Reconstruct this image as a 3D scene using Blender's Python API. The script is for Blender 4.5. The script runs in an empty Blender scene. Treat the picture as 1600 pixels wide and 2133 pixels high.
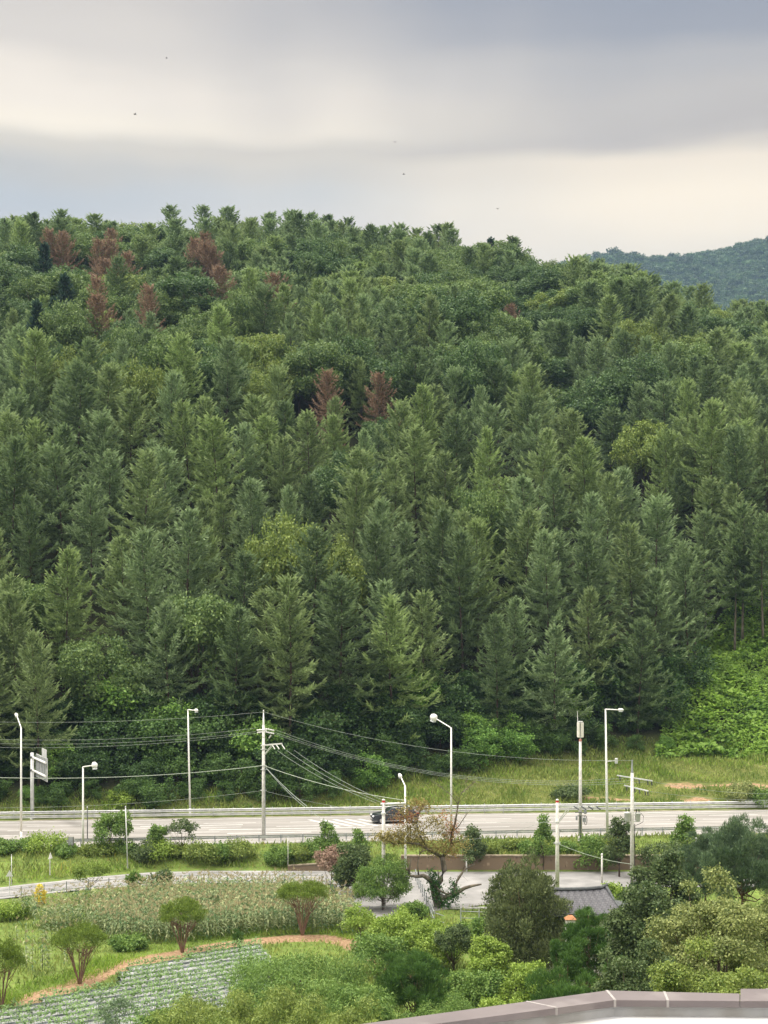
import bpy, math, random
import numpy as np
from mathutils import Vector
random.seed(7)
S = bpy.context.scene
COL = S.collection
pi = math.pi
# ------------------------------------------------------------------ camera
FX, CX, HY, CZ = 3100.0, 800.0, 1235.0, 23.0
cd = bpy.data.cameras.new('camera'); cam = bpy.data.objects.new('camera', cd); COL.objects.link(cam)
cam.location = (0, 0, CZ); cam.rotation_euler = (math.radians(90), 0, 0)
cd.sensor_fit = 'HORIZONTAL'; cd.sensor_width = 36; cd.lens = 36 * FX / 1600
cd.shift_y = (HY - 1066.5) / 1600 * 1.0
cd.clip_start = 0.5; cd.clip_end = 9000
S.camera = cam
S.render.resolution_x, S.render.resolution_y = 768, 1024
# ------------------------------------------------------------------ sun
SUN_EL, SUN_AZ = math.radians(59), math.radians(272)      # azimuth clockwise from +Y: high, from the left
sd = bpy.data.lights.new('sun', 'SUN'); sd.energy = 1.5; sd.angle = math.radians(11); sd.color = (1, .95, .86)
sun = bpy.data.objects.new('sun', sd); COL.objects.link(sun)
sv = Vector((math.sin(SUN_AZ) * math.cos(SUN_EL), math.cos(SUN_AZ) * math.cos(SUN_EL), math.sin(SUN_EL)))
sun.rotation_euler = (-sv).to_track_quat('-Z', 'Y').to_euler(); sun.location = (0, 0, 60)
# ------------------------------------------------------------------ world: overcast cloud deck over a Nishita sky
def lin(c):
    return tuple(((x / 255) / 12.92 if x / 255 <= .04045 else ((x / 255 + .055) / 1.055) ** 2.4) for x in c)
W = bpy.data.worlds.new('World'); S.world = W; W.use_nodes = True
nt = W.node_tree; nt.nodes.clear()
N = nt.nodes.new; LK = nt.links.new
def math_n(op, a, b=None, c=None):
    n = N('ShaderNodeMath'); n.operation = op
    for i, v in enumerate((a, b, c)):
        if v is None: continue
        if isinstance(v, (int, float)): n.inputs[i].default_value = v
        else: LK(v, n.inputs[i])
    return n.outputs[0]
tc = N('ShaderNodeTexCoord'); sx = N('ShaderNodeSeparateXYZ'); LK(tc.outputs['Generated'], sx.inputs[0])
mp = N('ShaderNodeMapping'); mp.inputs['Scale'].default_value = (3.2, 1.5, 17); mp.inputs['Rotation'].default_value = (0, math.radians(3), 0)
LK(tc.outputs['Generated'], mp.inputs[0])
nz = N('ShaderNodeTexNoise'); nz.inputs['Scale'].default_value = 1; nz.inputs['Detail'].default_value = 4; nz.inputs['Roughness'].default_value = .45
LK(mp.outputs[0], nz.inputs['Vector'])
nz2 = N('ShaderNodeTexNoise'); nz2.inputs['Scale'].default_value = 5; nz2.inputs['Detail'].default_value = 3
LK(tc.outputs['Generated'], nz2.inputs['Vector'])
warp = math_n('ADD', math_n('MULTIPLY', math_n('SUBTRACT', nz.outputs[0], .5), .045), math_n('MULTIPLY', math_n('SUBTRACT', nz2.outputs[0], .5), .03))
h = math_n('ADD', sx.outputs['Z'], warp)
def ramp(stops, fac):
    r = N('ShaderNodeValToRGB'); r.color_ramp.interpolation = 'EASE'
    e = r.color_ramp.elements
    while len(e) < len(stops): e.new(.5)
    for el, (p, c) in zip(e, stops): el.position = p; el.color = (*c, 1)
    LK(fac, r.inputs[0]); return r.outputs[0]
def g_(c, k=1.0): return tuple(min(1, x * k) for x in lin(c))
left = ramp([(0, lin((186, 190, 194))), (.235, lin((188, 191, 196))), (.258, lin((176, 183, 190))), (.276, lin((181, 182, 180))), (.287, lin((200, 196, 186))),
             (.300, lin((234, 228, 214))), (.318, lin((228, 222, 212))), (.338, lin((203, 199, 194))), (.366, lin((190, 187, 184))), (.45, lin((226, 222, 216))), (1, (1, 1, 1))], h)
right = ramp([(0, lin((216, 214, 208))), (.225, lin((224, 218, 204))), (.255, lin((238, 229, 210))), (.276, lin((228, 219, 202))), (.292, lin((176, 172, 168))),
              (.31, lin((178, 175, 172))), (.33, lin((168, 168, 170))), (.348, lin((144, 148, 158))), (.372, lin((137, 143, 156))), (.5, lin((216, 214, 212))), (1, (1, 1, 1))], h)
mr = N('ShaderNodeMapRange'); mr.interpolation_type = 'SMOOTHSTEP'
LK(math_n('ADD', sx.outputs['X'], math_n('MULTIPLY', math_n('SUBTRACT', nz2.outputs[0], .5), .35)), mr.inputs[0])
mr.inputs[1].default_value = -.2; mr.inputs[2].default_value = .2
mix = N('ShaderNodeMixRGB'); LK(mr.outputs[0], mix.inputs[0]); LK(left, mix.inputs[1]); LK(right, mix.inputs[2])
# overcast skies brighten towards the zenith
gain = N('ShaderNodeMapRange'); LK(sx.outputs['Z'], gain.inputs[0])
gain.inputs[1].default_value = .38; gain.inputs[2].default_value = .85; gain.inputs[3].default_value = 1.0; gain.inputs[4].default_value = 3.7
wm = N('ShaderNodeMixRGB'); wm.blend_type = 'MULTIPLY'; wm.inputs[0].default_value = 1; wm.inputs[2].default_value = (1.15, 1.075, .97, 1); LK(mix.outputs[0], wm.inputs[1])
bg = N('ShaderNodeBackground'); LK(wm.outputs[0], bg.inputs[0]); LK(math_n('MULTIPLY', gain.outputs[0], .525), bg.inputs[1])
sky = N('ShaderNodeTexSky'); sky.sky_type = 'NISHITA'; sky.sun_disc = False
sky.sun_elevation = SUN_EL; sky.sun_rotation = SUN_AZ; sky.altitude = 150
bg2 = N('ShaderNodeBackground'); LK(sky.outputs[0], bg2.inputs[0]); bg2.inputs[1].default_value = .08
ms = N('ShaderNodeMixShader'); ms.inputs[0].default_value = .95; LK(bg2.outputs[0], ms.inputs[1]); LK(bg.outputs[0], ms.inputs[2])
wo = N('ShaderNodeOutputWorld'); LK(ms.outputs[0], wo.inputs[0])
S.view_settings.view_transform = 'Standard'; S.view_settings.look = 'None'
S.view_settings.exposure = 1.12; S.view_settings.gamma = 1
S.cycles.max_bounces = 8; S.cycles.diffuse_bounces = 5; S.cycles.transmission_bounces = 3; S.cycles.volume_bounces = 0

# ------------------------------------------------------------------ helpers
def P(px, py, z=0.0):
    D = FX * (CZ - z) / (py - HY); return Vector(((px - CX) / FX * D, D, z))
def PD(px, py, D):
    return Vector(((px - CX) / FX * D, D, CZ - (py - HY) * D / FX))
def tag(o, label=None, cat=None, group=None, kind=None):
    if label: o['label'] = label
    if cat: o['category'] = cat
    if group: o['group'] = group
    if kind: o['kind'] = kind
    return o
def link(name, me, parent=None):
    o = bpy.data.objects.new(name, me); COL.objects.link(o)
    if parent is not None: o.parent = parent
    return o
def empty(name, loc, rz=0.0):
    o = bpy.data.objects.new(name, None); o.location = loc; o.rotation_euler = (0, 0, rz); o.empty_display_size = .3
    COL.objects.link(o); return o
def np_mesh(name, V, F, mat=None, v=None, tone=None, smooth=False):
    """V (n,3) float, F (m,k) int with constant k."""
    V = np.asarray(V, np.float32); F = np.asarray(F, np.int32); m, k = F.shape
    me = bpy.data.meshes.new(name)
    me.vertices.add(len(V)); me.vertices.foreach_set('co', V.ravel())
    me.loops.add(m * k); me.loops.foreach_set('vertex_index', F.ravel())
    me.polygons.add(m); me.polygons.foreach_set('loop_start', np.arange(0, m * k, k, dtype=np.int32))
    if v is not None:
        a = me.attributes.new('v', 'FLOAT', 'FACE'); a.data.foreach_set('value', np.asarray(v, np.float32))
    if tone is not None:
        a = me.attributes.new('tone', 'FLOAT_VECTOR', 'FACE'); a.data.foreach_set('vector', np.asarray(tone, np.float32).ravel())
    me.update(calc_edges=True)
    if smooth: me.polygons.foreach_set('use_smooth', np.ones(m, bool))
    if mat: me.materials.append(mat)
    return me
class MB:
    def __init__(s): s.v = []; s.f = []
    def add(s, vs, fs):
        b = len(s.v); s.v += [tuple(p) for p in vs]; s.f += [tuple(i + b for i in f) for f in fs]; return s
    def box(s, c, d, rz=0.0):
        cx, cy, cz = c; a, b, e = d[0] / 2, d[1] / 2, d[2] / 2; co, si = math.cos(rz), math.sin(rz); vs = []
        for z in (-e, e):
            for x, y in ((-a, -b), (a, -b), (a, b), (-a, b)):
                vs.append((cx + x * co - y * si, cy + x * si + y * co, cz + z))
        return s.add(vs, [(0, 3, 2, 1), (4, 5, 6, 7), (0, 1, 5, 4), (1, 2, 6, 5), (2, 3, 7, 6), (3, 0, 4, 7)])
    def bar(s, a, b, w, hgt):
        a = Vector(a); b = Vector(b); d = (b - a).normalized(); up = Vector((0, 0, 1)) if abs(d.z) < .95 else Vector((1, 0, 0))
        sd_ = d.cross(up).normalized(); u = sd_.cross(d); vs = []
        for p in (a, b):
            for i, j in ((-1, -1), (1, -1), (1, 1), (-1, 1)): vs.append(p + sd_ * i * w / 2 + u * j * hgt / 2)
        return s.add(vs, [(0, 1, 2, 3), (7, 6, 5, 4), (0, 4, 5, 1), (1, 5, 6, 2), (2, 6, 7, 3), (3, 7, 4, 0)])
    def tube(s, pts, rs, n=8, cap=True):
        pts = [Vector(p) for p in pts]
        if isinstance(rs, (int, float)): rs = [rs] * len(pts)
        vs = []; fs = []
        for i, p in enumerate(pts):
            a = pts[max(0, i - 1)]; b = pts[min(len(pts) - 1, i + 1)]; d = (b - a).normalized()
            r_ = Vector((0, 0, 1)) if abs(d.z) < .9 else Vector((1, 0, 0))
            sd_ = d.cross(r_).normalized(); u = sd_.cross(d)
            for k in range(n):
                t = 2 * pi * k / n; vs.append(p + (sd_ * math.cos(t) + u * math.sin(t)) * rs[i])
        for i in range(len(pts) - 1):
            for k in range(n):
                a = i * n + k; b = i * n + (k + 1) % n; fs.append((a, b, b + n, a + n))
        if cap:
            fs.append(tuple(range(n))[::-1]); fs.append(tuple(range((len(pts) - 1) * n, len(pts) * n)))
        return s.add(vs, fs)
    def lathe(s, c, prof, n=12):
        vs = []; fs = []; cx, cy, cz = c
        for r_, z in prof:
            for k in range(n):
                t = 2 * pi * k / n; vs.append((cx + r_ * math.cos(t), cy + r_ * math.sin(t), cz + z))
        for i in range(len(prof) - 1):
            for k in range(n):
                a = i * n + k; b = i * n + (k + 1) % n; fs.append((a, b, b + n, a + n))
        fs.append(tuple(range(n))[::-1]); fs.append(tuple(range((len(prof) - 1) * n, len(prof) * n)))
        return s.add(vs, fs)
    def build(s, name, mat, parent=None, smooth=False, bevel=0):
        me = bpy.data.meshes.new(name); me.from_pydata(s.v, [], s.f); me.update()
        if mat: me.materials.append(mat)
        if smooth: me.polygons.foreach_set('use_smooth', [len(p.vertices) == 4 for p in me.polygons])
        o = link(name, me, parent)
        if bevel:
            m = o.modifiers.new('bevel', 'BEVEL'); m.width = bevel; m.segments = 2
        return o
def copy_thing(root, loc, rz=0.0, scale=None):
    r = root.copy(); COL.objects.link(r); r.location = loc; r.rotation_euler = (0, 0, rz)
    if scale is not None: r.scale = scale if hasattr(scale, '__len__') else (scale,) * 3
    for ch in list(root.children):
        c = ch.copy(); COL.objects.link(c); c.parent = r
        for gch in list(ch.children):
            d = gch.copy(); COL.objects.link(d); d.parent = c
    return r

# ------------------------------------------------------------------ materials
def new_mat(name):
    m = bpy.data.materials.new(name); m.use_nodes = True; t = m.node_tree; t.nodes.clear()
    o = t.nodes.new('ShaderNodeOutputMaterial'); return m, t, o
def noise_mat(name, cA, cB, scale=3.0, rough=.8, detail=5, metal=0.0, cC=None, scale2=.3, bump=0.0, spec=.3, stretch=(1, 1, 1), lo=.35, hi=.65):
    m, t, o = new_mat(name); n = t.nodes.new; l = t.links.new
    b = n('ShaderNodeBsdfPrincipled'); b.inputs['Roughness'].default_value = rough; b.inputs['Metallic'].default_value = metal
    b.inputs['Specular IOR Level'].default_value = spec
    c = n('ShaderNodeTexCoord'); mpn = n('ShaderNodeMapping'); mpn.inputs['Scale'].default_value = stretch; l(c.outputs['Object'], mpn.inputs[0])
    z = n('ShaderNodeTexNoise'); z.inputs['Scale'].default_value = scale; z.inputs['Detail'].default_value = detail; l(mpn.outputs[0], z.inputs['Vector'])
    r = n('ShaderNodeMapRange'); l(z.outputs[0], r.inputs[0]); r.inputs[1].default_value = lo; r.inputs[2].default_value = hi
    mx = n('ShaderNodeMixRGB'); mx.inputs[1].default_value = (*cA, 1); mx.inputs[2].default_value = (*cB, 1); l(r.outputs[0], mx.inputs[0])
    out = mx.outputs[0]
    if cC is not None:
        z2 = n('ShaderNodeTexNoise'); z2.inputs['Scale'].default_value = scale2; z2.inputs['Detail'].default_value = 4; l(mpn.outputs[0], z2.inputs['Vector'])
        r2 = n('ShaderNodeMapRange'); l(z2.outputs[0], r2.inputs[0]); r2.inputs[1].default_value = .5; r2.inputs[2].default_value = .64
        m2 = n('ShaderNodeMixRGB'); l(r2.outputs[0], m2.inputs[0]); l(out, m2.inputs[1]); m2.inputs[2].default_value = (*cC, 1); out = m2.outputs[0]
    l(out, b.inputs['Base Color'])
    if bump:
        bp = n('ShaderNodeBump'); bp.inputs['Strength'].default_value = bump; bp.inputs['Distance'].default_value = .05; l(z.outputs[0], bp.inputs['Height']); l(bp.outputs[0], b.inputs['Normal'])
    l(b.outputs[0], o.inputs[0]); return m
def leaf_mat(name, cA, cB, transl=.3, rough=.55, tone=False, spec=.25):
    m, t, o = new_mat(name); n = t.nodes.new; l = t.links.new
    at = n('ShaderNodeAttribute'); at.attribute_name = 'v'
    mx = n('ShaderNodeMixRGB'); mx.inputs[1].default_value = (*cA, 1); mx.inputs[2].default_value = (*cB, 1); l(at.outputs['Fac'], mx.inputs[0])
    if tone:
        a2 = n('ShaderNodeAttribute'); a2.attribute_name = 'tone'; tout = a2.outputs['Color']
    else:
        oi = n('ShaderNodeObjectInfo'); tout = oi.outputs['Color']
    mm = n('ShaderNodeMixRGB'); mm.blend_type = 'MULTIPLY'; mm.inputs[0].default_value = 1; l(mx.outputs[0], mm.inputs[1]); l(tout, mm.inputs[2])
    b = n('ShaderNodeBsdfPrincipled'); b.inputs['Roughness'].default_value = rough; b.inputs['Specular IOR Level'].default_value = spec
    l(mm.outputs[0], b.inputs['Base Color'])
    tr = n('ShaderNodeBsdfTranslucent'); l(mm.outputs[0], tr.inputs[0])
    x = n('ShaderNodeMixShader'); x.inputs[0].default_value = transl; l(b.outputs[0], x.inputs[1]); l(tr.outputs[0], x.inputs[2]); l(x.outputs[0], o.inputs[0])
    return m
M = {}
M['bark'] = noise_mat('bark', (.05, .035, .025), (.12, .09, .07), 6, .9, stretch=(1, 1, .3), bump=.5)
M['redbark'] = noise_mat('red_bark', (.15, .085, .06), (.26, .17, .12), 6, .9, stretch=(1, 1, .3))
M['greybark'] = noise_mat('grey_bark', (.07, .06, .045), (.19, .165, .13), 3, .9, stretch=(1, 1, .4))
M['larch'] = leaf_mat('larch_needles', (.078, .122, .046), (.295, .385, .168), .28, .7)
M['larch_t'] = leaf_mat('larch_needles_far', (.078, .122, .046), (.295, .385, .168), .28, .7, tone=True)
M['oak'] = leaf_mat('oak_leaves', (.050, .105, .032), (.240, .320, .105), .26, .5)
M['oakfar_t'] = leaf_mat('far_broad_leaves', (.050, .105, .032), (.240, .320, .105), .26, .5, tone=True)
M['oak_t'] = leaf_mat('far_oak_leaves', (.04, .08, .03), (.08, .14, .05), .3, .5, tone=True)
M['dead'] = leaf_mat('rusty_needles', (.15, .105, .07), (.33, .24, .165), .2, .8)
M['spruce'] = leaf_mat('spruce_needles', (.018, .045, .028), (.05, .10, .06), .2, .6)
M['white_paint'] = noise_mat('white_paint', (.72, .72, .70), (.8, .8, .78), 3, .4)
M['concrete_pole'] = noise_mat('pole_concrete', (.50, .49, .46), (.66, .65, .62), 5, .85)
M['galv'] = noise_mat('galvanised_steel', (.52, .54, .54), (.68, .69, .69), 2, .5, metal=.15)
M['dark_metal'] = noise_mat('dark_metal', (.05, .055, .06), (.09, .10, .10), 4, .6)
M['grey_metal'] = noise_mat('grey_metal', (.22, .24, .25), (.34, .36, .37), 4, .6)
# ------------------------------------------------------------------ land
def yn(x): return 138.6 + .12 * np.clip(x, -400, 400)            # near edge of the highway
def yf(x): return 153.8 + .10 * np.clip(x, -400, 400)            # far edge of the highway
def ylf(x): return np.interp(x, [-300, -60, -32, -30.2, -24.5, -20.5, -16.1, -6.8, 2, 300], [80, 118, 123.9, 125.1, 128.7, 130.6, 131.3, 131.2, 130.9, 130.9])  # far edge, local road
def yln(x): return np.interp(x, [-300, -60, -32, -24.5, -16, -8, -4, -3, 20], [74, 112.3, 118.3, 123.1, 125.7, 125.7, 125.2, 110.6, 124])
def yb(x): return np.interp(x, [-400, -40, -15, -7, 0, 6, 20, 30, 45, 400], [151.6, 151.8, 154.0, 156.5, 162, 166.5, 172, 177, 179, 182])
RIDGE_PX = [0, 60, 200, 300, 480, 640, 775, 860, 950, 1050, 1150, 1250, 1340, 1450, 1500, 1600]
RIDGE_PY = [470, 466, 440, 450, 460, 466, 472, 486, 484, 500, 520, 545, 582, 612, 626, 634]
YR = 400.0
def vnoise(x, y, s, seed):
    r = np.random.RandomState(seed); g0 = r.rand(64, 64)
    u = np.asarray(x) / s + 100.3; w = np.asarray(y) / s + 77.7
    i = np.floor(u).astype(int); j = np.floor(w).astype(int); fu = u - i; fw = w - j
    fu = fu * fu * (3 - 2 * fu); fw = fw * fw * (3 - 2 * fw)
    a = g0[i % 64, j % 64]; b = g0[(i + 1) % 64, j % 64]; c = g0[i % 64, (j + 1) % 64]; d = g0[(i + 1) % 64, (j + 1) % 64]
    return (a * (1 - fu) + b * fu) * (1 - fw) + (c * (1 - fu) + d * fu) * fw - .5
def hill_h(x, y):
    base = yb(x); zb = .35 + np.clip((base - yf(x) - 1) * .17, 0, 9)
    rx = (np.array(RIDGE_PX) - CX) / FX * YR; rz = CZ + (HY - np.array(RIDGE_PY)) * YR / FX - 15.5
    zr = np.interp(x, np.concatenate([[-420, -170], rx, [170, 420]]), np.concatenate([[40, 104], rz, [86, 30]]))
    t = np.clip((y - base) / (YR - base), 0, 1)
    z = zb + (zr - zb) * (1 - (1 - t) ** 1.32)
    back = np.clip((y - YR - 8) / 260, 0, 1); z = z * (1 - back * back * (3 - 2 * back))
    k = np.clip((y - base - 12) / 40, 0, 1)
    z = z + k * (vnoise(x, y, 34, 3) * 9 + vnoise(x, y, 15, 4) * 3.4) * (1 - .9 * np.clip((t - .6) * 3, 0, 1))
    xg = np.interp(y, [195, 210, 235, 265, 300, 335, 380], [47, 42, 36, 31, 28, 26, 20])
    gd = np.exp(-((x - xg) / 7.5) ** 2); sp = np.exp(-((x - xg + 17) / 10.0) ** 2); sp2 = np.exp(-((x - xg - 19) / 10.0) ** 2)
    win = np.clip((y - 192) / 25, 0, 1) * np.clip((360 - y) / 50, 0, 1)
    z = z + win * (-11 * gd + 4.5 * sp + 3 * sp2)
    return z
def ground(x, y):
    x = np.asarray(x, float); y = np.asarray(y, float)
    n_, f_, lf, ln = yn(x), yf(x), ylf(x), yln(x)
    z = np.full(x.shape, -2.0)
    z = np.where(y > ln - 2, -2 + .5 * np.clip((y - (ln - 2)) / 2, 0, 1), z)
    wall = np.clip((x + 9) / 5, 0, 1) * 1.15
    up = np.clip((y - lf - .25) / np.maximum(n_ - lf - 1.2, .5), 0, 1)
    bank = -1.5 + wall * np.clip((y - lf - .25) / .5, 0, 1) + (1.5 - wall) * up
    z = np.where(y > lf, np.minimum(bank, 0), z)
    z = np.where((y > n_) & (y <= f_), 0.0, z)
    mead = .35 * np.clip((y - f_ - .4) / 1.5, 0, 1) + np.clip(y - f_ - 1, 0, 60) * .17
    z = np.where(y > f_, mead + vnoise(x, y, 6, 9) * .5 * np.clip((y - f_) / 3, 0, 1), z)
    z = np.where(y > yb(x), hill_h(x, y), z)
    # roads sit on a lowered bed
    z = np.where((y > n_ + .3) & (y < f_ - .3), -.25, z)
    z = np.where((y > ln + .3) & (y < lf - .3), -1.75, z)
    return z
xs = np.concatenate([[-4000, -2500, -1500, -1000, -700, -520, -400], np.arange(-320, -110, 7), np.arange(-110, 110.1, 1.25), np.arange(117, 330, 7), [400, 520, 700, 1000, 1500, 2500, 4000]])
ys = np.concatenate([[-1500, -600, -200, -60, 0, 40, 60], np.arange(72, 184, .6), np.arange(184, 420, 2.5), np.arange(420, 700, 12), [760, 850, 1000, 1400, 2000, 3000, 5000]])
gx, gy = np.meshgrid(xs, ys); gz = ground(gx, gy)
fade = np.clip((np.abs(gx) - 330) / 300, 0, 1); gz = gz * (1 - fade) + (-2) * fade * (1) * (np.abs(gx) > 330)
nx, ny = len(xs), len(ys)
Vt = np.stack([gx.ravel(), gy.ravel(), gz.ravel()], 1)
ii, jj = np.meshgrid(np.arange(nx - 1), np.arange(ny - 1)); a = (jj * nx + ii).ravel()
Ft = np.stack([a, a + 1, a + nx + 1, a + nx], 1)
# zones: vector attribute (soil, dry, forest floor)
SOIL_PX = [(-60, 2150), (0, 2105), (30, 2090), (100, 2070), (165, 2052), (210, 2028), (290, 2003), (380, 1986), (450, 1972), (520, 1963), (630, 1953), (700, 1957), (740, 1968), (790, 1996), (850, 2030)]
SOIL = [P(a_, b_, -2) for a_, b_ in SOIL_PX]
def dist_poly(x, y, pts):
    d = np.full(np.shape(x), 1e9)
    for p, q in zip(pts[:-1], pts[1:]):
        vx, vy = q[0] - p[0], q[1] - p[1]; L = vx * vx + vy * vy
        t = np.clip(((x - p[0]) * vx + (y - p[1]) * vy) / L, 0, 1)
        d = np.minimum(d, np.hypot(x - p[0] - t * vx, y - p[1] - t * vy))
    return d
cxm, cym = Vt[Ft].mean(1)[:, 0], Vt[Ft].mean(1)[:, 1]
ds = dist_poly(Vt[:, 0], Vt[:, 1], SOIL)
soil = np.clip(1.45 - ds / 1.15, 0, 1)
for (qx, qy, r) in ((1432, 1622, 3.2), (1560, 1622, 3.4), (1452, 1650, 2.4), (1232, 1662, 2.0), (1290, 1660, 1.6), (1500, 1618, 1.5), (690, 1668, 1.5)):
    c = PD(qx, qy, 165 if qy < 1640 else 160)
    soil = np.maximum(soil, np.clip(1.15 - np.hypot((Vt[:, 0] - c.x) / 1.6, Vt[:, 1] - c.y) / (r * .75), 0, .62))
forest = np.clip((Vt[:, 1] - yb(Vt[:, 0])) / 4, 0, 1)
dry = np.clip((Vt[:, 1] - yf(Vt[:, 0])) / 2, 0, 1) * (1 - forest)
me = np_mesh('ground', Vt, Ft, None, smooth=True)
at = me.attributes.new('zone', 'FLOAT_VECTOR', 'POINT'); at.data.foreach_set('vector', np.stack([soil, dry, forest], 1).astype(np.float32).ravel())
gm, t, o = new_mat('ground_earth_and_weeds'); n = t.nodes.new; l = t.links.new
b = n('ShaderNodeBsdfPrincipled'); b.inputs['Roughness'].default_value = .95; b.inputs['Specular IOR Level'].default_value = .1
c = n('ShaderNodeTexCoord'); z1 = n('ShaderNodeTexNoise'); z1.inputs['Scale'].default_value = .8; z1.inputs['Detail'].default_value = 8; z1.inputs['Roughness'].default_value = .7; l(c.outputs['Object'], z1.inputs['Vector'])
z2 = n('ShaderNodeTexNoise'); z2.inputs['Scale'].default_value = 5; z2.inputs['Detail'].default_value = 6; l(c.outputs['Object'], z2.inputs['Vector'])
def mixc(f, A, B):
    mx = n('ShaderNodeMixRGB')
    if isinstance(f, float): mx.inputs[0].default_value = f
    else: l(f, mx.inputs[0])
    for i, q in ((1, A), (2, B)):
        if isinstance(q, tuple): mx.inputs[i].default_value = (*q, 1)
        else: l(q, mx.inputs[i])
    return mx.outputs[0]
def mrange(v_, a_, b_):
    r = n('ShaderNodeMapRange'); l(v_, r.inputs[0]); r.inputs[1].default_value = a_; r.inputs[2].default_value = b_; return r.outputs[0]
grass = mixc(mrange(z1.outputs[0], .35, .65), (.075, .12, .025), (.16, .23, .05))
grass = mixc(mrange(z2.outputs[0], .5, .75), grass, (.16, .14, .06))
za = n('ShaderNodeAttribute'); za.attribute_name = 'zone'; sp_ = n('ShaderNodeSeparateXYZ'); l(za.outputs['Vector'], sp_.inputs[0])
dryc = mixc(mrange(z1.outputs[0], .4, .62), (.075, .10, .025), (.15, .155, .05))
o1 = mixc(sp_.outputs[1], grass, dryc)
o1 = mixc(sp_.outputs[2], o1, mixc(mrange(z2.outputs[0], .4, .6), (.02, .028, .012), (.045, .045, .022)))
sc_ = mixc(mrange(z2.outputs[0], .35, .65), (.20, .12, .07), (.36, .25, .155))
ad = n('ShaderNodeMath'); ad.operation = 'ADD'; l(sp_.outputs[0], ad.inputs[0]); l(z1.outputs[0], ad.inputs[1])
o1 = mixc(mrange(ad.outputs[0], .98, 1.12), o1, sc_)
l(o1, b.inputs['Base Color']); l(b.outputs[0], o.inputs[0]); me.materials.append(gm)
tag(link('ground', me), kind='structure')

# roads
def strip(name, xs_, near, far, z, mat, thick=.0, zfun=None):
    V = []; F = []
    for i, x in enumerate(xs_):
        V += [(x, near(x), z), (x, far(x), z)]
        if i: k = 2 * i; F.append((k - 2, k, k + 1, k - 1))
    me_ = bpy.data.meshes.new(name); me_.from_pydata(V, [], F); me_.materials.append(mat); me_.update()
    return tag(link(name, me_), kind='structure')
M['concrete_road'] = noise_mat('worn_concrete', (.21, .20, .187), (.295, .282, .265), .5, .85, 8, cC=(.185, .176, .163), scale2=.12, stretch=(.25, 2.2, 1))
M['lane'] = noise_mat('local_road', (.20, .198, .195), (.275, .27, .265), .6, .85, 8, cC=(.17, .168, .165), scale2=.25)
M['mark_white'] = noise_mat('road_paint_white', (.42, .42, .41), (.56, .56, .55), 2, .6)
M['mark_yellow'] = noise_mat('road_paint_yellow', (.55, .37, .05), (.62, .44, .08), 2, .6)
M['kerb'] = noise_mat('kerb_concrete', (.30, .29, .27), (.38, .37, .35), 1, .85)
xr = [float(v_) for v_ in np.concatenate([[-420, -300, -200, -120], np.arange(-90, 91, 6), [120, 200, 300, 420]])]
strip('highway', xr, lambda x: float(yn(x)), lambda x: float(yf(x)), .0, M['concrete_road'])
def lerp_y(x, t_): return float(yn(x)) * (1 - t_) + float(yf(x)) * t_
def shoulder(name, t0, t1, h_, mat):
    V = []; F = []
    for i, x in enumerate(xr):
        y0, y1 = lerp_y(x, t0), lerp_y(x, t1); V += [(x, y0, -.3), (x, y0, h_), (x, y1, h_), (x, y1, -.3)]
        if i:
            k = 4 * i; F += [(k - 4, k, k + 1, k - 3), (k - 3, k + 1, k + 2, k - 2), (k - 2, k + 2, k + 3, k - 1)]
    me_ = bpy.data.meshes.new(name); me_.from_pydata(V, [], F); me_.materials.append(mat); me_.update(); return tag(link(name, me_), kind='structure')
shoulder('kerb', -.055, -.002, .06, M['kerb'])
M['gutter'] = noise_mat('gutter_silt', (.25, .225, .16), (.36, .33, .25), 1.5, .95, cC=(.16, .17, .08), scale2=.6)
shoulder('gutter', 1.002, 1.045, .02, M['gutter'])
mk = MB(); my = MB()
def line_seg(mb, x0, x1, t_, w=.16, z=.005):
    k = max(1, int(abs(x1 - x0) / 4)); pts = [x0 + (x1 - x0) * i / k for i in range(k + 1)]
    for a_, b_ in zip(pts[:-1], pts[1:]):
        ya, yb_ = lerp_y(a_, t_), lerp_y(b_, t_)
        mb.add([(a_, ya - w / 2, z), (b_, yb_ - w / 2, z), (b_, yb_ + w / 2, z), (a_, ya + w / 2, z)], [(0, 1, 2, 3)])
line_seg(my, -150, -2.2, .225, .3); line_seg(my, 3, 150, .225, .3); line_seg(my, 6, 150, .245, .15)
line_seg(mk, -150, 150, .945, .18); line_seg(mk, -150, 150, .03, .15)
for tt in (.42, .60, .77):
    x = -118.0 + tt * 7
    while x < 118:
        line_seg(mk, x, x + 5.2, tt, .17); x += 8.6 if tt != .42 else 9.4
line_seg(mk, -17, -1, .50, .3); line_seg(mk, -15, -7, .35, .3); line_seg(mk, -24, -14, .69, .3)
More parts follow.
